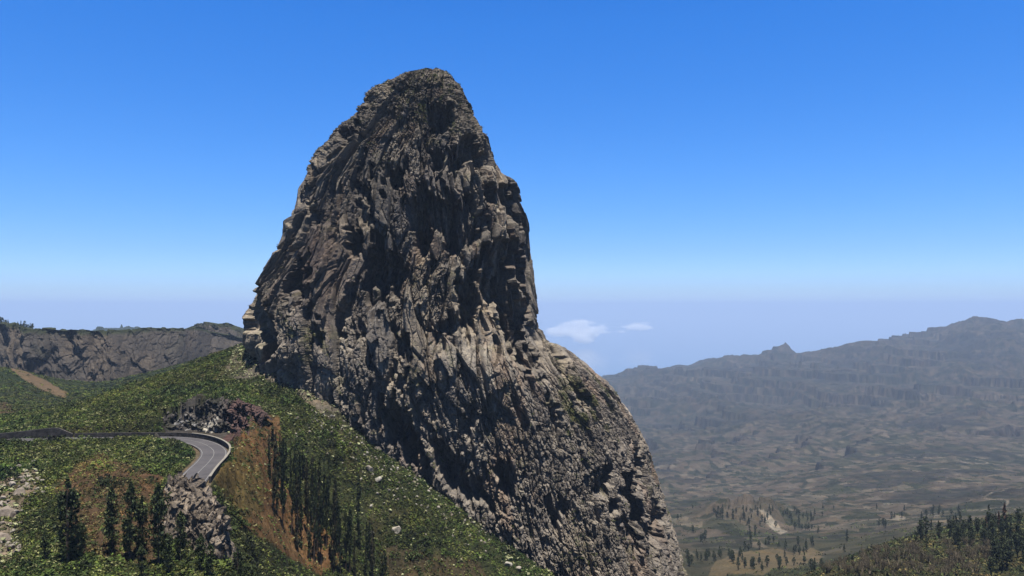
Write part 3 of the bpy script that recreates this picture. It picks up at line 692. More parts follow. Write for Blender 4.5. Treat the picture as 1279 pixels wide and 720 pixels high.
def wallstrip(name, off, th_, z0, h, m, lo, hi, hfun=None, zb=0):
    a = RC[lo:hi] + nrm[lo:hi] * off; b = RC[lo:hi] + nrm[lo:hi] * (off + th_); n = hi - lo
    hh = np.full(n, h) if hfun is None else np.array([hfun(i / (n - 1)) for i in range(n)])
    V = np.concatenate([np.column_stack([a, np.full(n, z0)]), np.column_stack([a, z0 + hh]), np.column_stack([b, z0 + hh]), np.column_stack([b, np.full(n, z0)])])
    fc = []
    for r in range(4):
        q = (r + 1) % 4
        fc += [(r * n + i, r * n + i + 1, q * n + i + 1, q * n + i) for i in range(n - 1)]
    fc += [(0, n, 2 * n, 3 * n), (n - 1, 4 * n - 1, 3 * n - 1, 2 * n - 1)]
    return npmesh(name, V, fc)
SIDE = 1
iA = 0; iB = len(RC) - 1
# outer parapet follows the far side and the bend
def near_i(px):  # index of the first road sample right of this pixel column
    q, _ = proj(RC[:, 0], RC[:, 1], np.full(len(RC), ZR)); return int(np.argmax(q > px))
i0 = near_i(84)
par = bpy.data.objects.new('parapet_wall', None); COL.objects.link(par)
tag(par, 'low dark parapet wall with pale coping round the outside of the bend', 'wall')
link('wall_body', wallstrip('wall_body', 4.1, 0.5, ZR - 1.5, 2.7, M_WALL, i0, len(RC) - 10), M_WALL, par)
link('coping', wallstrip('coping', 4.05, 0.6, ZR + 1.2, 0.14, M_CAP, near_i(225), len(RC) - 10), M_CAP, par)
i1 = near_i(-200); i2 = near_i(82)
rw = link('retaining_wall', wallstrip('retaining_wall', 5.0, 0.8, ZR - 1, 4, M_WALL, i1, i2, hfun=lambda t: 1.9 + 2.0 * max(0, min(1, (t - .35) / .5)) * (1 if t < .9 else max(0, (1 - t) / .1))), M_WALL)
tag(rw, 'dark stone retaining wall behind the straight of the road', 'wall')

# ------------------------------------------------------------------ stones and outcrops
def ico(sub=2):
    import bmesh
    bm = bmesh.new(); bmesh.ops.create_icosphere(bm, subdivisions=sub, radius=1.0)
    V = np.array([v.co[:] for v in bm.verts]); Fc = np.array([[v.index for v in f.verts] for f in bm.faces]); bm.free()
    return V, Fc
ICO1, ICO2, ICO3 = ico(1), ico(2), ico(3)
def boulder_mesh(seed, sub=ICO2, colr=(0.42, 0.38, 0.31)):
    r = np.random.default_rng(seed)
    V = sub[0].copy()
    for _ in range(11):                       # chop with random planes: angular faces
        n = r.normal(size=3); n /= np.linalg.norm(n); d = r.uniform(0.45, 0.85)
        s = V @ n; V = V - np.clip(s - d, 0, None)[:, None] * n
    V *= np.array([1.0, r.uniform(.7, 1), r.uniform(.55, .85)])
    V += r.normal(size=V.shape) * 0.02
    return npmesh('boulder', V, sub[1], np.tile(np.array(colr), (len(V), 1)))
BM = [boulder_mesh(k, ICO2, tuple(np.array(c) * .48)) for k, c in enumerate([(0.42, 0.38, 0.31), (0.34, 0.30, 0.25), (0.46, 0.43, 0.37), (0.3, 0.25, 0.2), (0.40, 0.37, 0.29), (0.44, 0.39, 0.33)])]
def where(v, cuts, words): return words[int(np.searchsorted(cuts, v))]
def put_boulder(px, py, size_px, label, group='pale boulders scattered on the slopes', k=None, ymin=120, rot=None, sink=.25):
    q = place(px, py, ymin)
    if q is None: return None
    s = size_px / F * q[1] * 0.5
    o = link('boulder', BM[random.randrange(len(BM)) if k is None else k], M_BOULDER)
    o.location = (q[0], q[1], q[2] + s * (0.5 - sink)); o.scale = (s, s, s)
    o.rotation_euler = rot or (random.uniform(-.9, .9), random.uniform(-.9, .9), random.uniform(0, 6.28))
    tag(o, label, 'boulder', group)
    return o
put_boulder(494, 664, 15, 'tall pale boulder with a shaded front on the green slope above a bare patch', k=0, rot=(1.2, 0.1, 0.4))
put_boulder(462, 588, 13, 'upper of two large tan boulders on the green slope', k=1)
put_boulder(472, 600, 12, 'lower of two large tan boulders on the green slope', k=2)
put_boulder(463, 667, 11, 'pale flat boulder beside the dark trees', k=4)
put_boulder(464, 633, 7, 'small white boulder below the pair of tan boulders', k=2)
put_boulder(471, 618, 6, 'small white boulder on bare green slope', k=5)
put_boulder(636, 707, 13, 'white boulder at the foot of the rock near the frame edge', k=2)
put_boulder(648, 712, 10, 'white boulder lying right of a larger one at the rock foot', k=5)
for i in range(290):
    t = random.random()
    # band of stones along the foot of the rock
    ax, ay = (395 + t * 240, 500 + t * 165 + random.gauss(0, 3))
    off = abs(random.gauss(0, 26))
    px, py = ax - off * .75, ay + off * .6 + 4
    if py > 722: continue
    put_boulder(px, py, bs := random.uniform(2.0, 5.4), where(bs, [3.2, 4.4], ['tiny', 'small', 'larger']) + ' white stone ' + where(off, [8, 24], ['close to the foot of the rock', 'a little below the rock foot', 'well down the green slope']) + where(px, [430, 480, 530, 580], [', above the tall dark trees', ', beside the tall dark trees', ', mid slope', ', lower right of the slope', ', near the bottom right']), 'white stones on the slope under the rock')

def scatter_stuff(name, label, pts, sizes, protoV, protoF, colr, mtl, flat=0.8):
    n = len(pts); nvp = len(protoV)
    ang = rng.uniform(0, 2 * math.pi, n); ca, sa = np.cos(ang), np.sin(ang)
    V = protoV[None] * np.stack([sizes, sizes, sizes * flat], -1)[:, None]
    V = V * rng.uniform(.75, 1.25, (n, nvp, 1))
    X = V[..., 0] * ca[:, None] - V[..., 1] * sa[:, None]; Y = V[..., 0] * sa[:, None] + V[..., 1] * ca[:, None]
    V = np.stack([X, Y, V[..., 2]], -1) + pts[:, None]
    Fc = protoF[None] + (np.arange(n) * nvp)[:, None, None]
    C = np.repeat(colr * np.array((0.70, 0.74, 0.50)), nvp, 0)
    o = link(name, npmesh(name, V.reshape(-1, 3), Fc.reshape(-1, protoF.shape[1]), C), mtl)
    tag(o, label, kind='stuff')
    return o

def outcrop(name, cx, cy, zb, lx, ly, hz, label, seed, colr, rotz=0, cat='rock outcrop', fpow=1.0, sc=1.0):
    nr, nc = 260, 420
    tt = np.linspace(0, 1, nr)[:, None]; aa = np.linspace(0, 2 * math.pi, nc, endpoint=False)[None]
    r = np.cos(tt * math.pi / 2) ** 0.5; z = hz * np.sin(tt * math.pi / 2) ** fpow
    X = lx * r * np.cos(aa); Y = ly * r * np.sin(aa); Z = z + 0 * aa
    arc = aa * (lx + ly) / 2
    d = 1.6 * facets(arc / 5 / sc, Z / 4 / sc, seed, 1.2, .4) + 1.0 * facets(arc / 2 / sc + .3 * vn(arc, Z, 3), Z / 2 / sc, seed + 3, 1.3, .5) + .3 * facets(arc / .9 / sc, Z / .9 / sc, seed + 6, 1.0, .9) + 1.3 * fbm(arc / 7, Z / 7, seed + 9, 3)
    d = d * sc
    X += np.cos(aa) * d * r ** .5; Y += np.sin(aa) * d * r ** .5
    Z = Z + 1.0 * sc * facets(X / 2.2 / sc, Y / 2.2 / sc, seed + 11, 1.0, .3) + .5 * sc * facets(X / .9, Y / .9, seed + 13, 1, .3)
    c_, s_ = math.cos(rotz), math.sin(rotz)
    V = np.stack([cx + X * c_ - Y * s_, cy + X * s_ + Y * c_, zb + Z - 1.5], -1).reshape(-1, 3)
    n_ = fbm(arc / 3, Z / 3, seed + 15, 4)
    C = np.zeros(Z.shape + (3,)) + np.array(colr)
    m = sstep(0.05, .4, n_)[..., None]; C = C * (1 - m * .7) + np.array((0.24, 0.20, 0.16)) * m * .6
    m = sstep(0.15, .4, -n_)[..., None]; C = C * (1 - m * .6) + np.array((0.08, 0.078, 0.06)) * m * .6
    o = link(name, npmesh(name, V, gridfaces(nr, nc, wrap=True), C.reshape(-1, 3) * 0.65), M_ROCK)
    if cat: tag(o, label, cat)
    return o
def blockpile(label, parts, n, seed, colr):
    r_ = np.random.default_rng(seed); Vs = []; Fs = []; Cs = []; k0 = 0
    for (cx, cy, zb, lx, ly, hz) in parts:
        zg = np.linspace(0, 1, 40)[:, None]; aa = np.linspace(0, 2 * math.pi, 60, endpoint=False)[None]
        rr_ = np.sqrt(np.clip(1 - zg ** 1.6, 0, 1)); X = cx + lx * .93 * rr_ * np.cos(aa); Y = cy + ly * .93 * rr_ * np.sin(aa); Z = zb - 1.5 + hz * zg + 0 * aa
        Vs.append(np.stack([X, Y, Z], -1).reshape(-1, 3)); g = gridfaces(40, 60, wrap=True); Fs.append(np.concatenate([g[:, [0, 1, 2]], g[:, [0, 2, 3]]]) + k0)
        Cs.append(np.tile(np.array(colr) * .7, (2400, 1))); k0 += 2400
        for i in range(n):
            a = r_.uniform(0, 6.283) if i % 2 else -math.pi / 2 + r_.normal() * .8
            t = r_.uniform(0, 1) ** .8; rad = math.sqrt(max(0, 1 - t ** 1.6))
            base_ = BMV[r_.integers(len(BMV))]
            sz = r_.uniform(.35, 1.25) * (1 if i % 5 else 1.5)
            M = np.array([[1, 0, 0], [0, 1, 0], [0, 0, 1]], float) * np.array([sz * .8, sz * .8, sz * r_.uniform(.9, 1.7)])
            V = base_ @ M; ty = r_.normal() * .35; c_, s_ = math.cos(ty), math.sin(ty)
            V = np.stack([V[:, 0] * c_ + V[:, 2] * s_, V[:, 1], -V[:, 0] * s_ + V[:, 2] * c_], -1); an = r_.uniform(0, 6.28); c_, s_ = math.cos(an), math.sin(an)
            V = np.stack([V[:, 0] * c_ - V[:, 1] * s_, V[:, 0] * s_ + V[:, 1] * c_, V[:, 2]], -1)
            V = V + np.array([cx + .93 * lx * rad * math.cos(a), cy + .93 * ly * rad * math.sin(a), zb - 1.5 + hz * t])
            Vs.append(V); Fs.append(ICO3[1] + k0); k0 += len(V)
            Cs.append(np.tile(np.array(colr) * r_.uniform(.35, 1.15), (len(V), 1)))
    o = link('rock_outcrop', npmesh('rock_outcrop', np.concatenate(Vs), np.concatenate(Fs), np.concatenate(Cs)), M_ROCK)
    tag(o, label, 'rock outcrop')
BMV = []
for sd_ in range(8):
    r_ = np.random.default_rng(300 + sd_); V = ICO3[0].copy()
    for _ in range(13):
        n = r_.normal(size=3); n /= np.linalg.norm(n); s_ = V @ n; V = V - np.clip(s_ - r_.uniform(.22, .6), 0, None)[:, None] * n
    BMV.append(V * 1.5)
blockpile('craggy grey rock outcrop standing in front of the road bend',
          [(P(236, 650, 176)[0], 176, P(236, 690, 172)[2], 6.2, 9, 15.5), (P(222, 600, 178)[0], 179, P(222, 640, 178)[2], 3.6, 5, 8.5), (P(266, 660, 172)[0], 171, P(266, 705, 168)[2], 4.8, 6, 12), (P(250, 640, 174)[0], 174, P(250, 690, 172)[2], 6, 6, 14)], 300, 5, (0.155, 0.130, 0.105))
for i in range(95):
    px = random.gauss(8, 18); py = 598 + random.random() * 95
    if i % 3 == 0: px, py = random.gauss(36, 12), random.gauss(600, 9)
    if px < -20 or px > 62 or (py > 650 and px > 30): continue
    put_boulder(px, py, random.uniform(3, 11) * (1.25 if px < 12 else 1), 'pale tan block ' + where(px, [2, 20], ['cut by the left edge', 'at the left edge', 'a little in from the left edge']) + where(py, [606, 625, 650, 675], [', highest of the cluster', ', in the upper cluster', ', beside the broad slabs', ', in the lower cluster', ', lowest of the cluster']), 'pale blocks at the left edge', k=random.choice((0, 1, 3, 5)), ymin=130)
for px, py, sp, lab in ((11, 646, 26, 'largest pale slab of the left edge rocks'), (24, 618, 20, 'broad pale slab above the largest left edge rock'), (6, 676, 22, 'lowest broad pale rock at the left edge')):
    put_boulder(px, py, sp, lab, k=3, ymin=130)

# ------------------------------------------------------------------ vegetation
def leafclump(n, seed, R=1.0, size=0.42, height=0.8, core=.35):
    """leaf tufts spread through a low dome"""
    r = np.random.default_rng(seed)
    V = []; Fc = []
    for i in range(n):
        a = r.uniform(0, 6.283); e = math.acos(r.uniform(0, 1)); rad = R * r.uniform(core, 1) ** .6
        c = np.array([math.cos(a) * math.sin(e), math.sin(a) * math.sin(e), math.cos(e) * height]) * rad
        d1 = r.normal(size=3); d1 /= np.linalg.norm(d1); d2 = np.cross(d1, r.normal(size=3)); d2 /= np.linalg.norm(d2)
        s = size * r.uniform(.6, 1.3); k = len(V)
        V += [c - d1 * s * .5, c + d2 * s * .4, c + d1 * s * .5]
        Fc.append((k, k + 1, k + 2))
    return np.array(V), np.array(Fc)
GREENS = np.array([(0.040, 0.060, 0.018), (0.055, 0.080, 0.022), (0.030, 0.045, 0.016), (0.085, 0.100, 0.028), (0.062, 0.060, 0.026), (0.11, 0.12, 0.04)])
def shrub_zone(nm, label, n, pxr, Yr, dens, size, proto, palette, pale=0.0):
    px = rng.uniform(*pxr, n); Y = np.exp(rng.uniform(math.log(Yr[0]), math.log(Yr[1]), n))
    # even spread over the ground's area
    keep = rng.uniform(0, 1, n) < (Y / Yr[1]) ** 1.0
    px, Y = px[keep], Y[keep]
    z = ground_z(px, Y); x = (px - 639.5) / F * Y
    fx = np.interp(px, gpx, np.arange(len(gpx))).astype(int); fy = np.interp(np.log(Y), _lgY, np.arange(len(gY))).astype(int)
    w = dens(px, Y, x, z, fx, fy)
    keep = (rng.uniform(0, 1, len(px)) < w)
    _, pyy = proj(x, Y, z); keep &= pyy < 745
    px, Y, z, x = px[keep], Y[keep], z[keep], x[keep]
    s = rng.uniform(size[0], size[1], len(px))
    pal = palette[rng.integers(0, len(palette), len(px))]
    patch = fbm(x / 12, Y / 12, 703, 3)[:, None]
    colr = pal * 0.85 * rng.uniform(.35, 1.9, (len(px), 1)) * (1 + .7 * patch)
    colr = colr * (1 + fbm(x / 22, Y / 22, 761, 3)[:, None] * np.array([[.65, .4, .3]]))
    if pale: colr = np.where(rng.uniform(0, 1, (len(px), 1)) < pale, np.array([[0.24, 0.23, 0.15]]) * rng.uniform(.6, 1.2, (len(px), 1)), colr)
    pts = np.stack([x, Y, z - s * .1], -1)
    return scatter_stuff(nm, label, pts, s, proto[0], proto[1], np.clip(colr, .008, 1), M_LEAF)
def dens_near(px, Y, x, z, fx, fy):
    w = np.full(len(px), 0.95)
    w = w * (1 - .8 * Z_ORANGE[fy, fx]) * (1 - .9 * Z_CUT[fy, fx]) * (1 - .8 * Z_SCREE[fy, fx]) * (1 - .85 * Z_BROWN[fy, fx]) * (1 - .5 * Z_OLIVE[fy, fx] * 0) * (1 - .8 * Z_PALE[fy, fx]) * (1 - .7 * Z_PURPLE[fy, fx]) * (1 - .8 * Z_BURNT[fy, fx])
    w = w * (rd[fy, fx] > 5.2) * (~cutm[fy, fx])
    w = w * np.where((px > 420) & (Y > 305), 0, 1)
    w = w * (0.6 + 0.4 * sstep(-.35, .1, fbm(x / 9, Y / 9, 711, 3)))
    return w
P_NEAR = leafclump(26, 1, size=.62, height=1.05, core=.55)
shrub_zone('shrub_cover', 'dense low green scrub covering the near slopes', 170000, (-30, 730), (138, 390), dens_near, (0.4, 1.25), P_NEAR, GREENS, pale=0.08)
nL = len(LEDGE); print('ledge tufts', nL)
scatter_stuff('ledge_scrub', 'small olive tufts growing on the ledges of the great rock', LEDGE, rng.uniform(.25, .75, nL), P_NEAR[0], P_NEAR[1], np.array((0.075, 0.085, 0.03)) * rng.uniform(.5, 1.4, (nL, 1)), M_LEAF)
P_BIG = leafclump(90, 9, size=.42, height=1.25, core=.5)
def dens_big(px, Y, x, z, fx, fy):
    return dens_near(px, Y, x, z, fx, fy) * sstep(.0, .35, fbm(x / 16, Y / 16, 751, 3))
shrub_zone('tall_scrub', 'taller darker bushes in clumps among the low scrub', 9000, (-30, 730), (138, 390), dens_big, (1.2, 2.3), P_BIG, np.array([(0.035, 0.052, 0.018), (0.055, 0.075, 0.022), (0.028, 0.038, 0.016)]))
def dens_stone(px, Y, x, z, fx, fy):
    foot = np.interp(px, [280, 340, 400, 480, 560, 640, 700], [430, 461, 496, 561, 626, 692, 730])
    _, py = proj(x, Y, z); dd = py - foot
    band = np.exp(-(np.clip(dd, 0, 200) / 38.0)) * (dd > -6) * (px > 285) * (px < 700) * sstep(-.25, .3, fbm(x / 7, Y / 7, 781, 3))
    return np.clip(.6 * band + .9 * Z_SCREE[fy, fx] + .05 * Z_ORANGE[fy, fx] + .5 * Z_PALE[fy, fx], 0, 1)
STm = boulder_mesh(77, ICO1); STV = np.array([v.co[:] for v in STm.vertices]); bpy.data.meshes.remove(STm)
nst = 60000
_px = rng.uniform(-10, 720, nst); _Y = rng.uniform(150, 350, nst); _z = ground_z(_px, _Y); _x = (_px - 639.5) / F * _Y
_fx = np.interp(_px, gpx, np.arange(len(gpx))).astype(int); _fy = np.interp(np.log(_Y), _lgY, np.arange(len(gY))).astype(int)
_k = (rng.uniform(0, 1, nst) < dens_stone(_px, _Y, _x, _z, _fx, _fy) * .35) & (rd[_fy, _fx] > 6)
_n = int(_k.sum()); print('stones', _n)
_s = .30 + .65 * rng.uniform(0, 1, _n) ** 3
scatter_stuff('loose_stones', 'pale loose stones strewn between the shrubs below the great rock', np.stack([_x[_k], _Y[_k], _z[_k] + .2 * _s + .6], -1), _s, STV, ICO1[1], np.array([[0.33, 0.32, 0.25]]) * rng.uniform(.5, 1.3, (_n, 1)), M_BOULDER)
def dens_mid(px, Y, x, z, fx, fy):
    return np.where(px < 700, .95 - .9 * Z_LSCREE[fy, fx] - .4 * Z_LRED[fy, fx], 0)
P_MID = leafclump(22, 2, size=.55)
shrub_zone('hillside_scrub', 'green scrub on the slopes below the left cliffs', 26000, (-60, 420), (400, 900), dens_mid, (1.0, 2.3), P_MID, GREENS * .9)
def dens_val(px, Y, x, z, fx, fy):
    return (0.15 + .85 * sstep(-.1, .4, fbm(x / 70, Y / 70, 721, 4, .6))) * (1 - .8 * Z_FIELD[fy, fx]) * (1 - Z_WHITE[fy, fx]) * np.where(Y < 520, 1.0, .8)
P_FAR = leafclump(12, 3, size=.8)
VALG = np.array([(0.038, 0.054, 0.022), (0.055, 0.068, 0.028), (0.03, 0.036, 0.022), (0.06, 0.06, 0.03)])
shrub_zone('valley_scrub', 'scattered bushes dotting the brown valley floor', 50000, (820, 1320), (290, 2800), dens_val, (0.9, 3.0), P_FAR, VALG)
DRY = np.array([(0.22, 0.16, 0.08), (0.16, 0.09, 0.045), (0.10, 0.08, 0.05), (0.13, 0.10, 0.06), (0.06, 0.06, 0.03), (0.08, 0.065, 0.04)])
def dens_dry(px, Y, x, z, fx, fy):
    return np.clip(Z_BROWN + Z_BURNT + .9 * Z_ORANGE + .8 * Z_OLIVE, 0, 1)[fy, fx] * .8 * (rd[fy, fx] > 6)
shrub_zone('dry_scrub', 'low dry brown brush on the bare earth patches', 34000, (40, 640), (140, 330), dens_dry, (0.3, 0.9), P_NEAR, DRY * .9)
def dens_rh(px, Y, x, z, fx, fy):
    return np.full(len(px), .75) * (.4 + .6 * sstep(-.2, .3, fbm(x / 20, Y / 20, 731, 3)))
shrub_zone('hill_brush', 'thick olive and brown brush on the near right hill', 26000, (960, 1320), (290, 560), dens_rh, (0.8, 1.9), P_MID, np.array([(0.06, 0.06, 0.03), (0.085, 0.075, 0.04), (0.04, 0.048, 0.022), (0.11, 0.085, 0.05)]))

def frustum(p0, p1, r0, r1, n=6):
    p0, p1 = Vector(p0), Vector(p1); d = (p1 - p0).normalized()
    a = d.orthogonal().normalized(); b = d.cross(a)
    V = []
    for p, r in ((p0, r0), (p1, r1)):
        for k in range(n):
            t = 2 * math.pi * k / n; V.append(tuple(p + a * math.cos(t) * r + b * math.sin(t) * r))
    Fc = [(k, (k + 1) % n, n + (k + 1) % n, n + k) for k in range(n)]
    return V, Fc
def join(parts):
    V = []; Fc = []
    for v, f in parts:
        k = len(V); V += v; Fc += [tuple(i + k for i in q) for q in f]
    return np.array(V), np.array(Fc)
def trunk_mesh(h, r, seed, limbs=0, spread=1.0):
    rr = random.Random(seed); parts = []; p = Vector((0, 0, -1.0)); n = 6
    for i in range(n):
        q = Vector((rr.uniform(-.12, .12) * (i > 0), rr.uniform(-.12, .12) * (i > 0), -1 + (h + 1) * (i + 1) / n))
        parts.append(frustum(p, q, r * (1 - i / n * .85), r * (1 - (i + 1) / n * .85))); p = q
    for i in range(limbs):
        z = rr.uniform(h * .25, h * .9); a = rr.uniform(0, 6.28); l = spread * (1.1 - z / h) * rr.uniform(.6, 1)
        parts.append(frustum((0, 0, z), (math.cos(a) * l, math.sin(a) * l, z + l * .5), r * .3, r * .08, 4))
    V, Fc = join(parts)
    return npmesh('trunk', V, Fc)
def crown_mesh(h, R, seed, n, z0=0.12, size=.55, shape='column', palette=((0.024, 0.034, 0.013), (0.046, 0.060, 0.020), (0.014, 0.020, 0.010))):
    r = np.random.default_rng(seed); V = []; Fc = []; C = []
    pal = np.array(palette)
    nb_ = 24 if shape == 'column' else 22
    bz = r.uniform(z0, 1, nb_); ba = r.uniform(0, 6.283, nb_); bw = r.uniform(.5, 1.1, nb_)
    for i in range(n):
        j = r.integers(nb_); t = np.clip(bz[j] + r.normal() * .035, z0 * .8, 1.0)
        if shape == 'column': prof = min(1, (1 - t) * 4.2 + .12) * (0.55 + .45 * min(1, (t - z0) * 5 + .3))
        elif shape == 'cone': prof = (1 - t) * 1.05 + .08
        else: prof = math.sqrt(max(0.03, 1 - ((t - .62) / .42) ** 2))
        rad = R * prof * bw[j] * math.sqrt(r.uniform(.05, 1)); a = ba[j] + r.normal() * .7
        c = np.array([math.cos(a) * rad, math.sin(a) * rad, t * h])
        d1 = r.normal(size=3) + np.array([0, 0, .6]); d1 /= np.linalg.norm(d1); d2 = np.cross(d1, r.normal(size=3)); d2 /= np.linalg.norm(d2)
        s = size * r.uniform(.6, 1.35); k = len(V)
        V += [c - d1 * s * .6, c + d2 * s * .3, c + d1 * s * .6, c - d2 * s * .3]; Fc.append((k, k + 1, k + 2, k + 3))
        cc = pal[r.integers(len(pal))] * r.uniform(.7, 1.35); C += [cc] * 4
    return npmesh('crown', np.array(V), np.array(Fc), np.array(C))
def tree_proto(h, R, seed, n, **k):
    return (trunk_mesh(h * .96, 0.028 * h ** .8 + .04, seed, 10, R), crown_mesh(h, R, seed, n, **k))
def put_tree(name, proto, loc, sc, label, cat, group, rz=None, tilt=0.03):
    e = bpy.data.objects.new(name, None); COL.objects.link(e)
    e.location = tuple(loc); e.scale = (sc[0], sc[0], sc[1]); e.rotation_euler = (random.uniform(-tilt, tilt), random.uniform(-tilt, tilt), random.uniform(0, 6.28) if rz is None else rz)
    tag(e, label, cat, group)
    link('trunk', proto[0], M_TRUNK, e); link('crown', proto[1], M_LEAF, e)
    return e
PALS = [((0.019, 0.027, 0.011), (0.036, 0.048, 0.016), (0.011, 0.016, 0.008)), ((0.030, 0.038, 0.014), (0.052, 0.062, 0.020), (0.014, 0.018, 0.009)), ((0.034, 0.034, 0.016), (0.045, 0.042, 0.020), (0.016, 0.017, 0.010))]
COLP = [tree_proto(10, 0.8 + .12 * (k % 4), 20 + k, 950, size=.46, z0=.05 + .07 * (k % 4), palette=PALS[k % 3]) for k in range(9)]
# tall narrow trees on the slope right of the red earth: photo x, foot y, height in pixels
TALL = [(337, 600, 62), (341, 640, 85), (346, 645, 60), (353, 662, 105), (358, 670, 80), (364, 668, 95), (347, 610, 40), (371, 688, 110), (376, 685, 85), (369, 640, 80), (380, 690, 120), (386, 700, 100),
        (392, 704, 125), (396, 690, 90), (390, 650, 80), (401, 706, 110), (408, 712, 130), (413, 700, 95), (404, 660, 85), (417, 716, 110), (420, 690, 85), (425, 718, 95), (428, 620, 40), (432, 712, 70), (437, 716, 75),
        (443, 720, 60), (447, 640, 42), (448, 685, 45), (452, 718, 78), (457, 722, 80), (461, 700, 55), (465, 724, 65), (478, 722, 32), (481, 722, 35), (492, 724, 40), (375, 630, 65), (362, 620, 60), (383, 645, 75),
        (398, 632, 60), (356, 600, 45), (367, 598, 40), (410, 640, 65), (379, 600, 36), (389, 612, 42), (350, 575, 30), (340, 560, 32), (416, 655, 60), (352, 630, 70), (372, 655, 85), (384, 668, 95), (397, 675, 90), (408, 685, 95), (422, 665, 60)]
TALLG = 'tall narrow dark trees on the slope'
for i, (px, py, hp) in enumerate(TALL):
    if i % 6 == 4: continue
    q = place(px, py, 200)
    if q is None: continue
    hm = hp * random.uniform(.8, 1.15) / F * q[1]; s = hm / 10.0
    wz_ = random.uniform(.62, .95) * (1.0 if hp < 60 else .8) * s ** .35
    put_tree('columnar_tree', COLP[(i * 5) % 9], q, (wz_, s), where(hp, [50, 80, 105], ['short', 'medium high', 'tall', 'very tall']) + ' narrow dark tree ' + where(px, [355, 380, 405, 440], ['at the edge of the red earth', 'in the left half of the stand', 'in the middle of the stand', 'in the right half of the stand', 'standing loose right of the stand']) + where(py, [640, 700], [', back rows', ', middle rows', ', front row']), 'tree', TALLG)
FP = [tree_proto(10, 1.5, 40 + k, 1700, size=.42, z0=.10 + .06 * (k % 3)) for k in range(5)]
FRONT = [(85, 703, 105, 'broadest dark columnar tree at the left standing before the brown hill'), (103, 695, 40, 'short dark tree right of the broadest column tree'), (57, 702, 38, 'small pointed dark tree left of the broadest column tree'),
         (140, 692, 82, 'bushy dark tree in front of the brown hill'), (162, 700, 95, 'slim dark tree with bare trunk before the brown hill'), (178, 690, 70, 'dark tree between the slim tree and the outcrop'),
         (198, 706, 100, 'tall dark tree against the grey outcrop'), (177, 722, 40, 'short dark bush like tree at the frame bottom'), (210, 722, 52, 'broad dark tree low before the outcrop'), (262, 722, 42, 'dark tree at the frame bottom below the outcrop'),
         (297, 724, 40, 'squat dark columnar tree at the gully bottom'), (225, 700, 60, 'dark tree rising against the outcrop face'), (250, 716, 48, 'dark tree close to the outcrop foot')]
for i, (px, py, hp, lab) in enumerate(FRONT):
    q = place(px, py, 125)
    if q is None: continue
    hm = hp / F * q[1]; s = hm / 10.0
    wd = (0.95 + .35 * (i == 0)) * s ** .3 * (1.05 if hp > 60 else .85)
    put_tree('columnar_tree', FP[i % 5], q, (wd, s), lab, 'tree', 'dark trees at the lower left')
# pines on the near right hill and down the valley
PINE = [tree_proto(8, 2.0, 60 + k, 700, size=.55, z0=.12, shape='cone' if k % 2 else 'round', palette=((0.026, 0.034, 0.015), (0.040, 0.048, 0.021), (0.016, 0.021, 0.011))) for k in range(5)]
REDP = tree_proto(8, 1.8, 71, 420, size=.75, z0=.12, shape='cone', palette=((0.07, 0.035, 0.02), (0.05, 0.028, 0.018)))
spots = []
for _ in range(70):
    spots.append((random.gauss(1215, 38), random.gauss(670, 11), random.uniform(12, 24), 'n'))
for _ in range(20):
    spots.append((random.gauss(1262, 14), random.gauss(695, 14), random.uniform(18, 32), 'n'))
spots += [(1150, 676, 24, 'n'), (1144, 678, 15, 'n'), (1163, 664, 14, 'n'), (1255, 655, 26, 'r'), (1247, 660, 20, 'r'), (1232, 664, 18, 'r'), (1270, 650, 16, 'r')]
for px, py, hp, kd in spots:
    if px > 1300 or py < 652 or px < 1130: continue
    q = place(px, py, 290)
    if q is None or q[1] > 700: continue
    s = hp / F * q[1] / 8.0
    if kd == 'n': put_tree('pine_tree', PINE[random.randrange(5)], q, (s * .9, s), where(hp, [15, 21], ['small', 'medium', 'large']) + ' dark pine in the near hill grove, ' + where(px, [1180, 1215, 1250], ['left end', 'left half', 'right half', 'at the right edge']) + where(py, [664, 680], [', back row', ', middle row', ', front row']), 'tree', 'pines on the near right hill')
    else: put_tree('pine_tree', REDP, q, (s * .8, s), 'rust brown dead pine among the green pines at the right', 'tree', 'rusty dead pines')
cnt = 0
for _ in range(900):
    px = random.uniform(845, 1200); py = random.uniform(636, 716)
    cl = fbm(np.array([px / 38.]), np.array([py / 14.]), 741, 3)[0]
    if cl < .03: continue
    q = place(px, py, 480)
    if q is None or q[1] > 1600: continue
    s = random.uniform(.7, 1.15)
    put_tree('pine_tree', PINE[random.randrange(5)], q, (s, s), where(s, [.85, 1.0], ['little', 'small', 'bigger']) + ' dark pine in the valley, ' + where(px, [890, 960, 1040, 1120], ['near the great rock', 'round the pale field', 'right of the white scar', 'left of the wooded hill', 'behind the wooded hill']) + where(py, [650, 668, 690], [', farthest row', ', beyond the field', ', behind the field', ', nearest row']), 'tree', 'distant pines along the valley floor')
    cnt += 1
    if cnt >= 190: break
# pines on the cliff top at the far left
for k in range(26):
    px = -14 + k * 2.2 + random.uniform(-1, 1); Y = 885 + random.uniform(0, 60)
    q = P(px, 407 - (k < 12) * 3 + .15 * k, Y)
    s = random.uniform(.8, 1.3)
    put_tree('pine_tree', PINE[k % 5], q - np.array([0, 0, 2.0]), (s, s), 'dark pine on the left cliff top, ' + where(k, [6, 12, 19], ['at the frame edge', 'among the highest', 'right of the highest', 'last ones of the row']), 'tree', 'pines along the left cliff top')

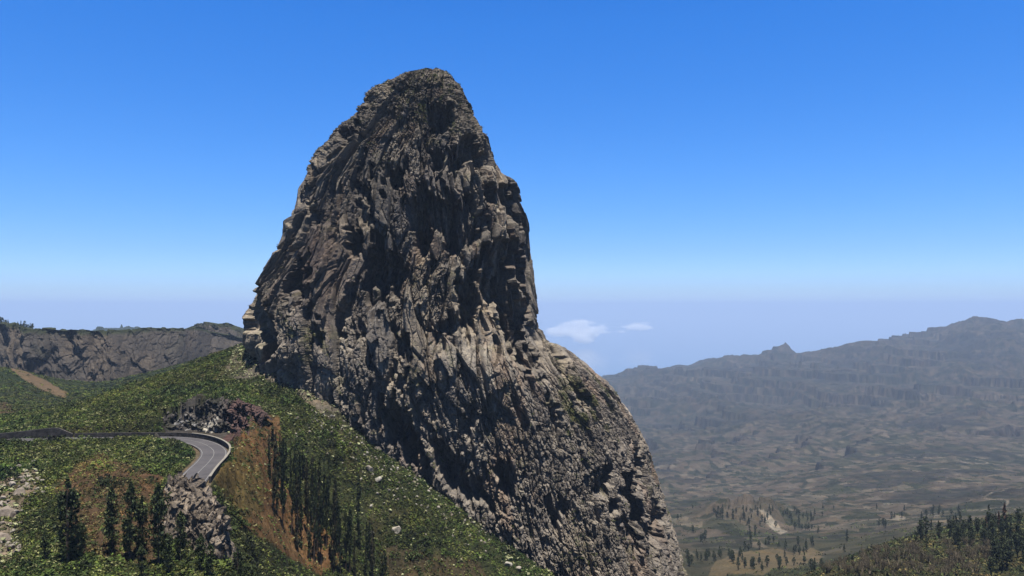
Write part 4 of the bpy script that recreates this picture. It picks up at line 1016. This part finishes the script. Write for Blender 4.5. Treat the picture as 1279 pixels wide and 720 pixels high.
# bare twiggy shrubs at the lower right
def twig_mesh(seed, h=3.2):
    rr = random.Random(seed); parts = []
    def grow(p, d, l, r, lev):
        q = p + d * l; parts.append(frustum(p, q, r, r * .6, 4))
        if lev == 0: return
        for _ in range(3):
            nd = (d + Vector((rr.uniform(-.7, .7), rr.uniform(-.7, .7), rr.uniform(-.1, .5)))).normalized()
            grow(p + d * l * rr.uniform(.5, 1), nd, l * rr.uniform(.55, .8), r * .55, lev - 1)
    for _ in range(6):
        a = rr.uniform(0, 6.28); d = Vector((math.cos(a) * .55, math.sin(a) * .55, 1)).normalized()
        grow(Vector((0, 0, -.2)), d, h * .38, .09, 3)
    V, Fc = join(parts); return npmesh('bare_shrub', V, Fc)
TW = [twig_mesh(k) for k in range(4)]
for k in range(120):
    px = random.uniform(1030, 1235); py = random.uniform(682, 722)
    if py < 700 and px < 1060: continue
    q = place(px, py, 290)
    if q is None or q[1] > 520: continue
    o = link('bare_shrub', TW[k % 4], M_TWIG); o.location = tuple(q); s = random.uniform(1.0, 2.3); o.scale = (s, s, s); o.rotation_euler = (0, 0, random.uniform(0, 6.28))
    tag(o, 'bare twiggy brown shrub in the thicket at the lower right', 'shrub', 'bare shrubs on the near right hill')

# ------------------------------------------------------------------ clouds over the sea, haze
def cloud(px, py, Y, w, h, seed, dens, label):
    q = P(px, py, Y); s = Y / F
    m = bpy.data.materials.new('cloud_vapour'); m.use_nodes = True
    N, L = m.node_tree.nodes, m.node_tree.links
    for n in list(N): N.remove(n)
    out = N.new('ShaderNodeOutputMaterial'); pv = N.new('ShaderNodeVolumePrincipled'); pv.inputs['Color'].default_value = (1, 1, 1, 1)
    t = N.new('ShaderNodeTexCoord'); ln = N.new('ShaderNodeVectorMath'); ln.operation = 'LENGTH'
    no = N.new('ShaderNodeTexNoise'); no.inputs['Scale'].default_value = 1.7; no.inputs['Detail'].default_value = 5; no.noise_dimensions = '4D'; no.inputs['W'].default_value = seed
    L.new(t.outputs['Object'], ln.inputs[0]); L.new(t.outputs['Object'], no.inputs['Vector'])
    a1 = N.new('ShaderNodeMath'); a1.operation = 'MULTIPLY_ADD'; a1.inputs[1].default_value = 2.4; a1.inputs[2].default_value = -0.75
    a2 = N.new('ShaderNodeMath'); a2.operation = 'SUBTRACT'
    a3 = N.new('ShaderNodeMath'); a3.operation = 'MULTIPLY'; a3.inputs[1].default_value = dens; a3.use_clamp = False
    a4 = N.new('ShaderNodeMath'); a4.operation = 'MAXIMUM'; a4.inputs[1].default_value = 0
    L.new(no.outputs['Fac'], a1.inputs[0]); L.new(a1.outputs[0], a2.inputs[0]); L.new(ln.outputs['Value'], a2.inputs[1])
    L.new(a2.outputs[0], a4.inputs[0]); L.new(a4.outputs[0], a3.inputs[0]); L.new(a3.outputs[0], pv.inputs['Density']); L.new(pv.outputs[0], out.inputs['Volume'])
    o = link('cloud', npmesh('cloud', ICO2[0], ICO2[1], smooth=True), m)
    o.location = tuple(q); o.scale = (w * s / 2, w * s / 2, h * s / 2)
    tag(o, label, 'cloud'); return o
cloud(722, 413, 22000, 125, 42, 1.0, 0.03, 'larger low white cloud over the sea beside the rock')
cloud(794, 408, 24000, 70, 18, 7.0, 0.022, 'smaller wispy white cloud over the sea further right')

hz = bpy.data.materials.new('haze'); hz.use_nodes = True
hN, hL = hz.node_tree.nodes, hz.node_tree.links
for n in list(hN): hN.remove(n)
pv = hN.new('ShaderNodeVolumePrincipled'); ho = hN.new('ShaderNodeOutputMaterial')
pv.inputs['Color'].default_value = (0.37, 0.495, 0.71, 1)
pv.inputs['Density'].default_value = 7.6e-5
pv.inputs['Anisotropy'].default_value = 0.0
hL.new(pv.outputs[0], ho.inputs['Volume'])
bx = [(-61000, -2000, -1092), (61000, -2000, -1092), (61000, 61000, -1092), (-61000, 61000, -1092)]
V = bx + [(a, b, 225) for a, b, _ in bx]
haze = link('haze', npmesh('haze', V, [(0, 3, 2, 1), (4, 5, 6, 7), (0, 1, 5, 4), (1, 2, 6, 5), (2, 3, 7, 6), (3, 0, 4, 7)]), hz)
tag(haze, 'pale blue air haze filling the valley', kind='stuff')
print('rock top z', float(rv[:, 2].max()), 'trees', cnt)
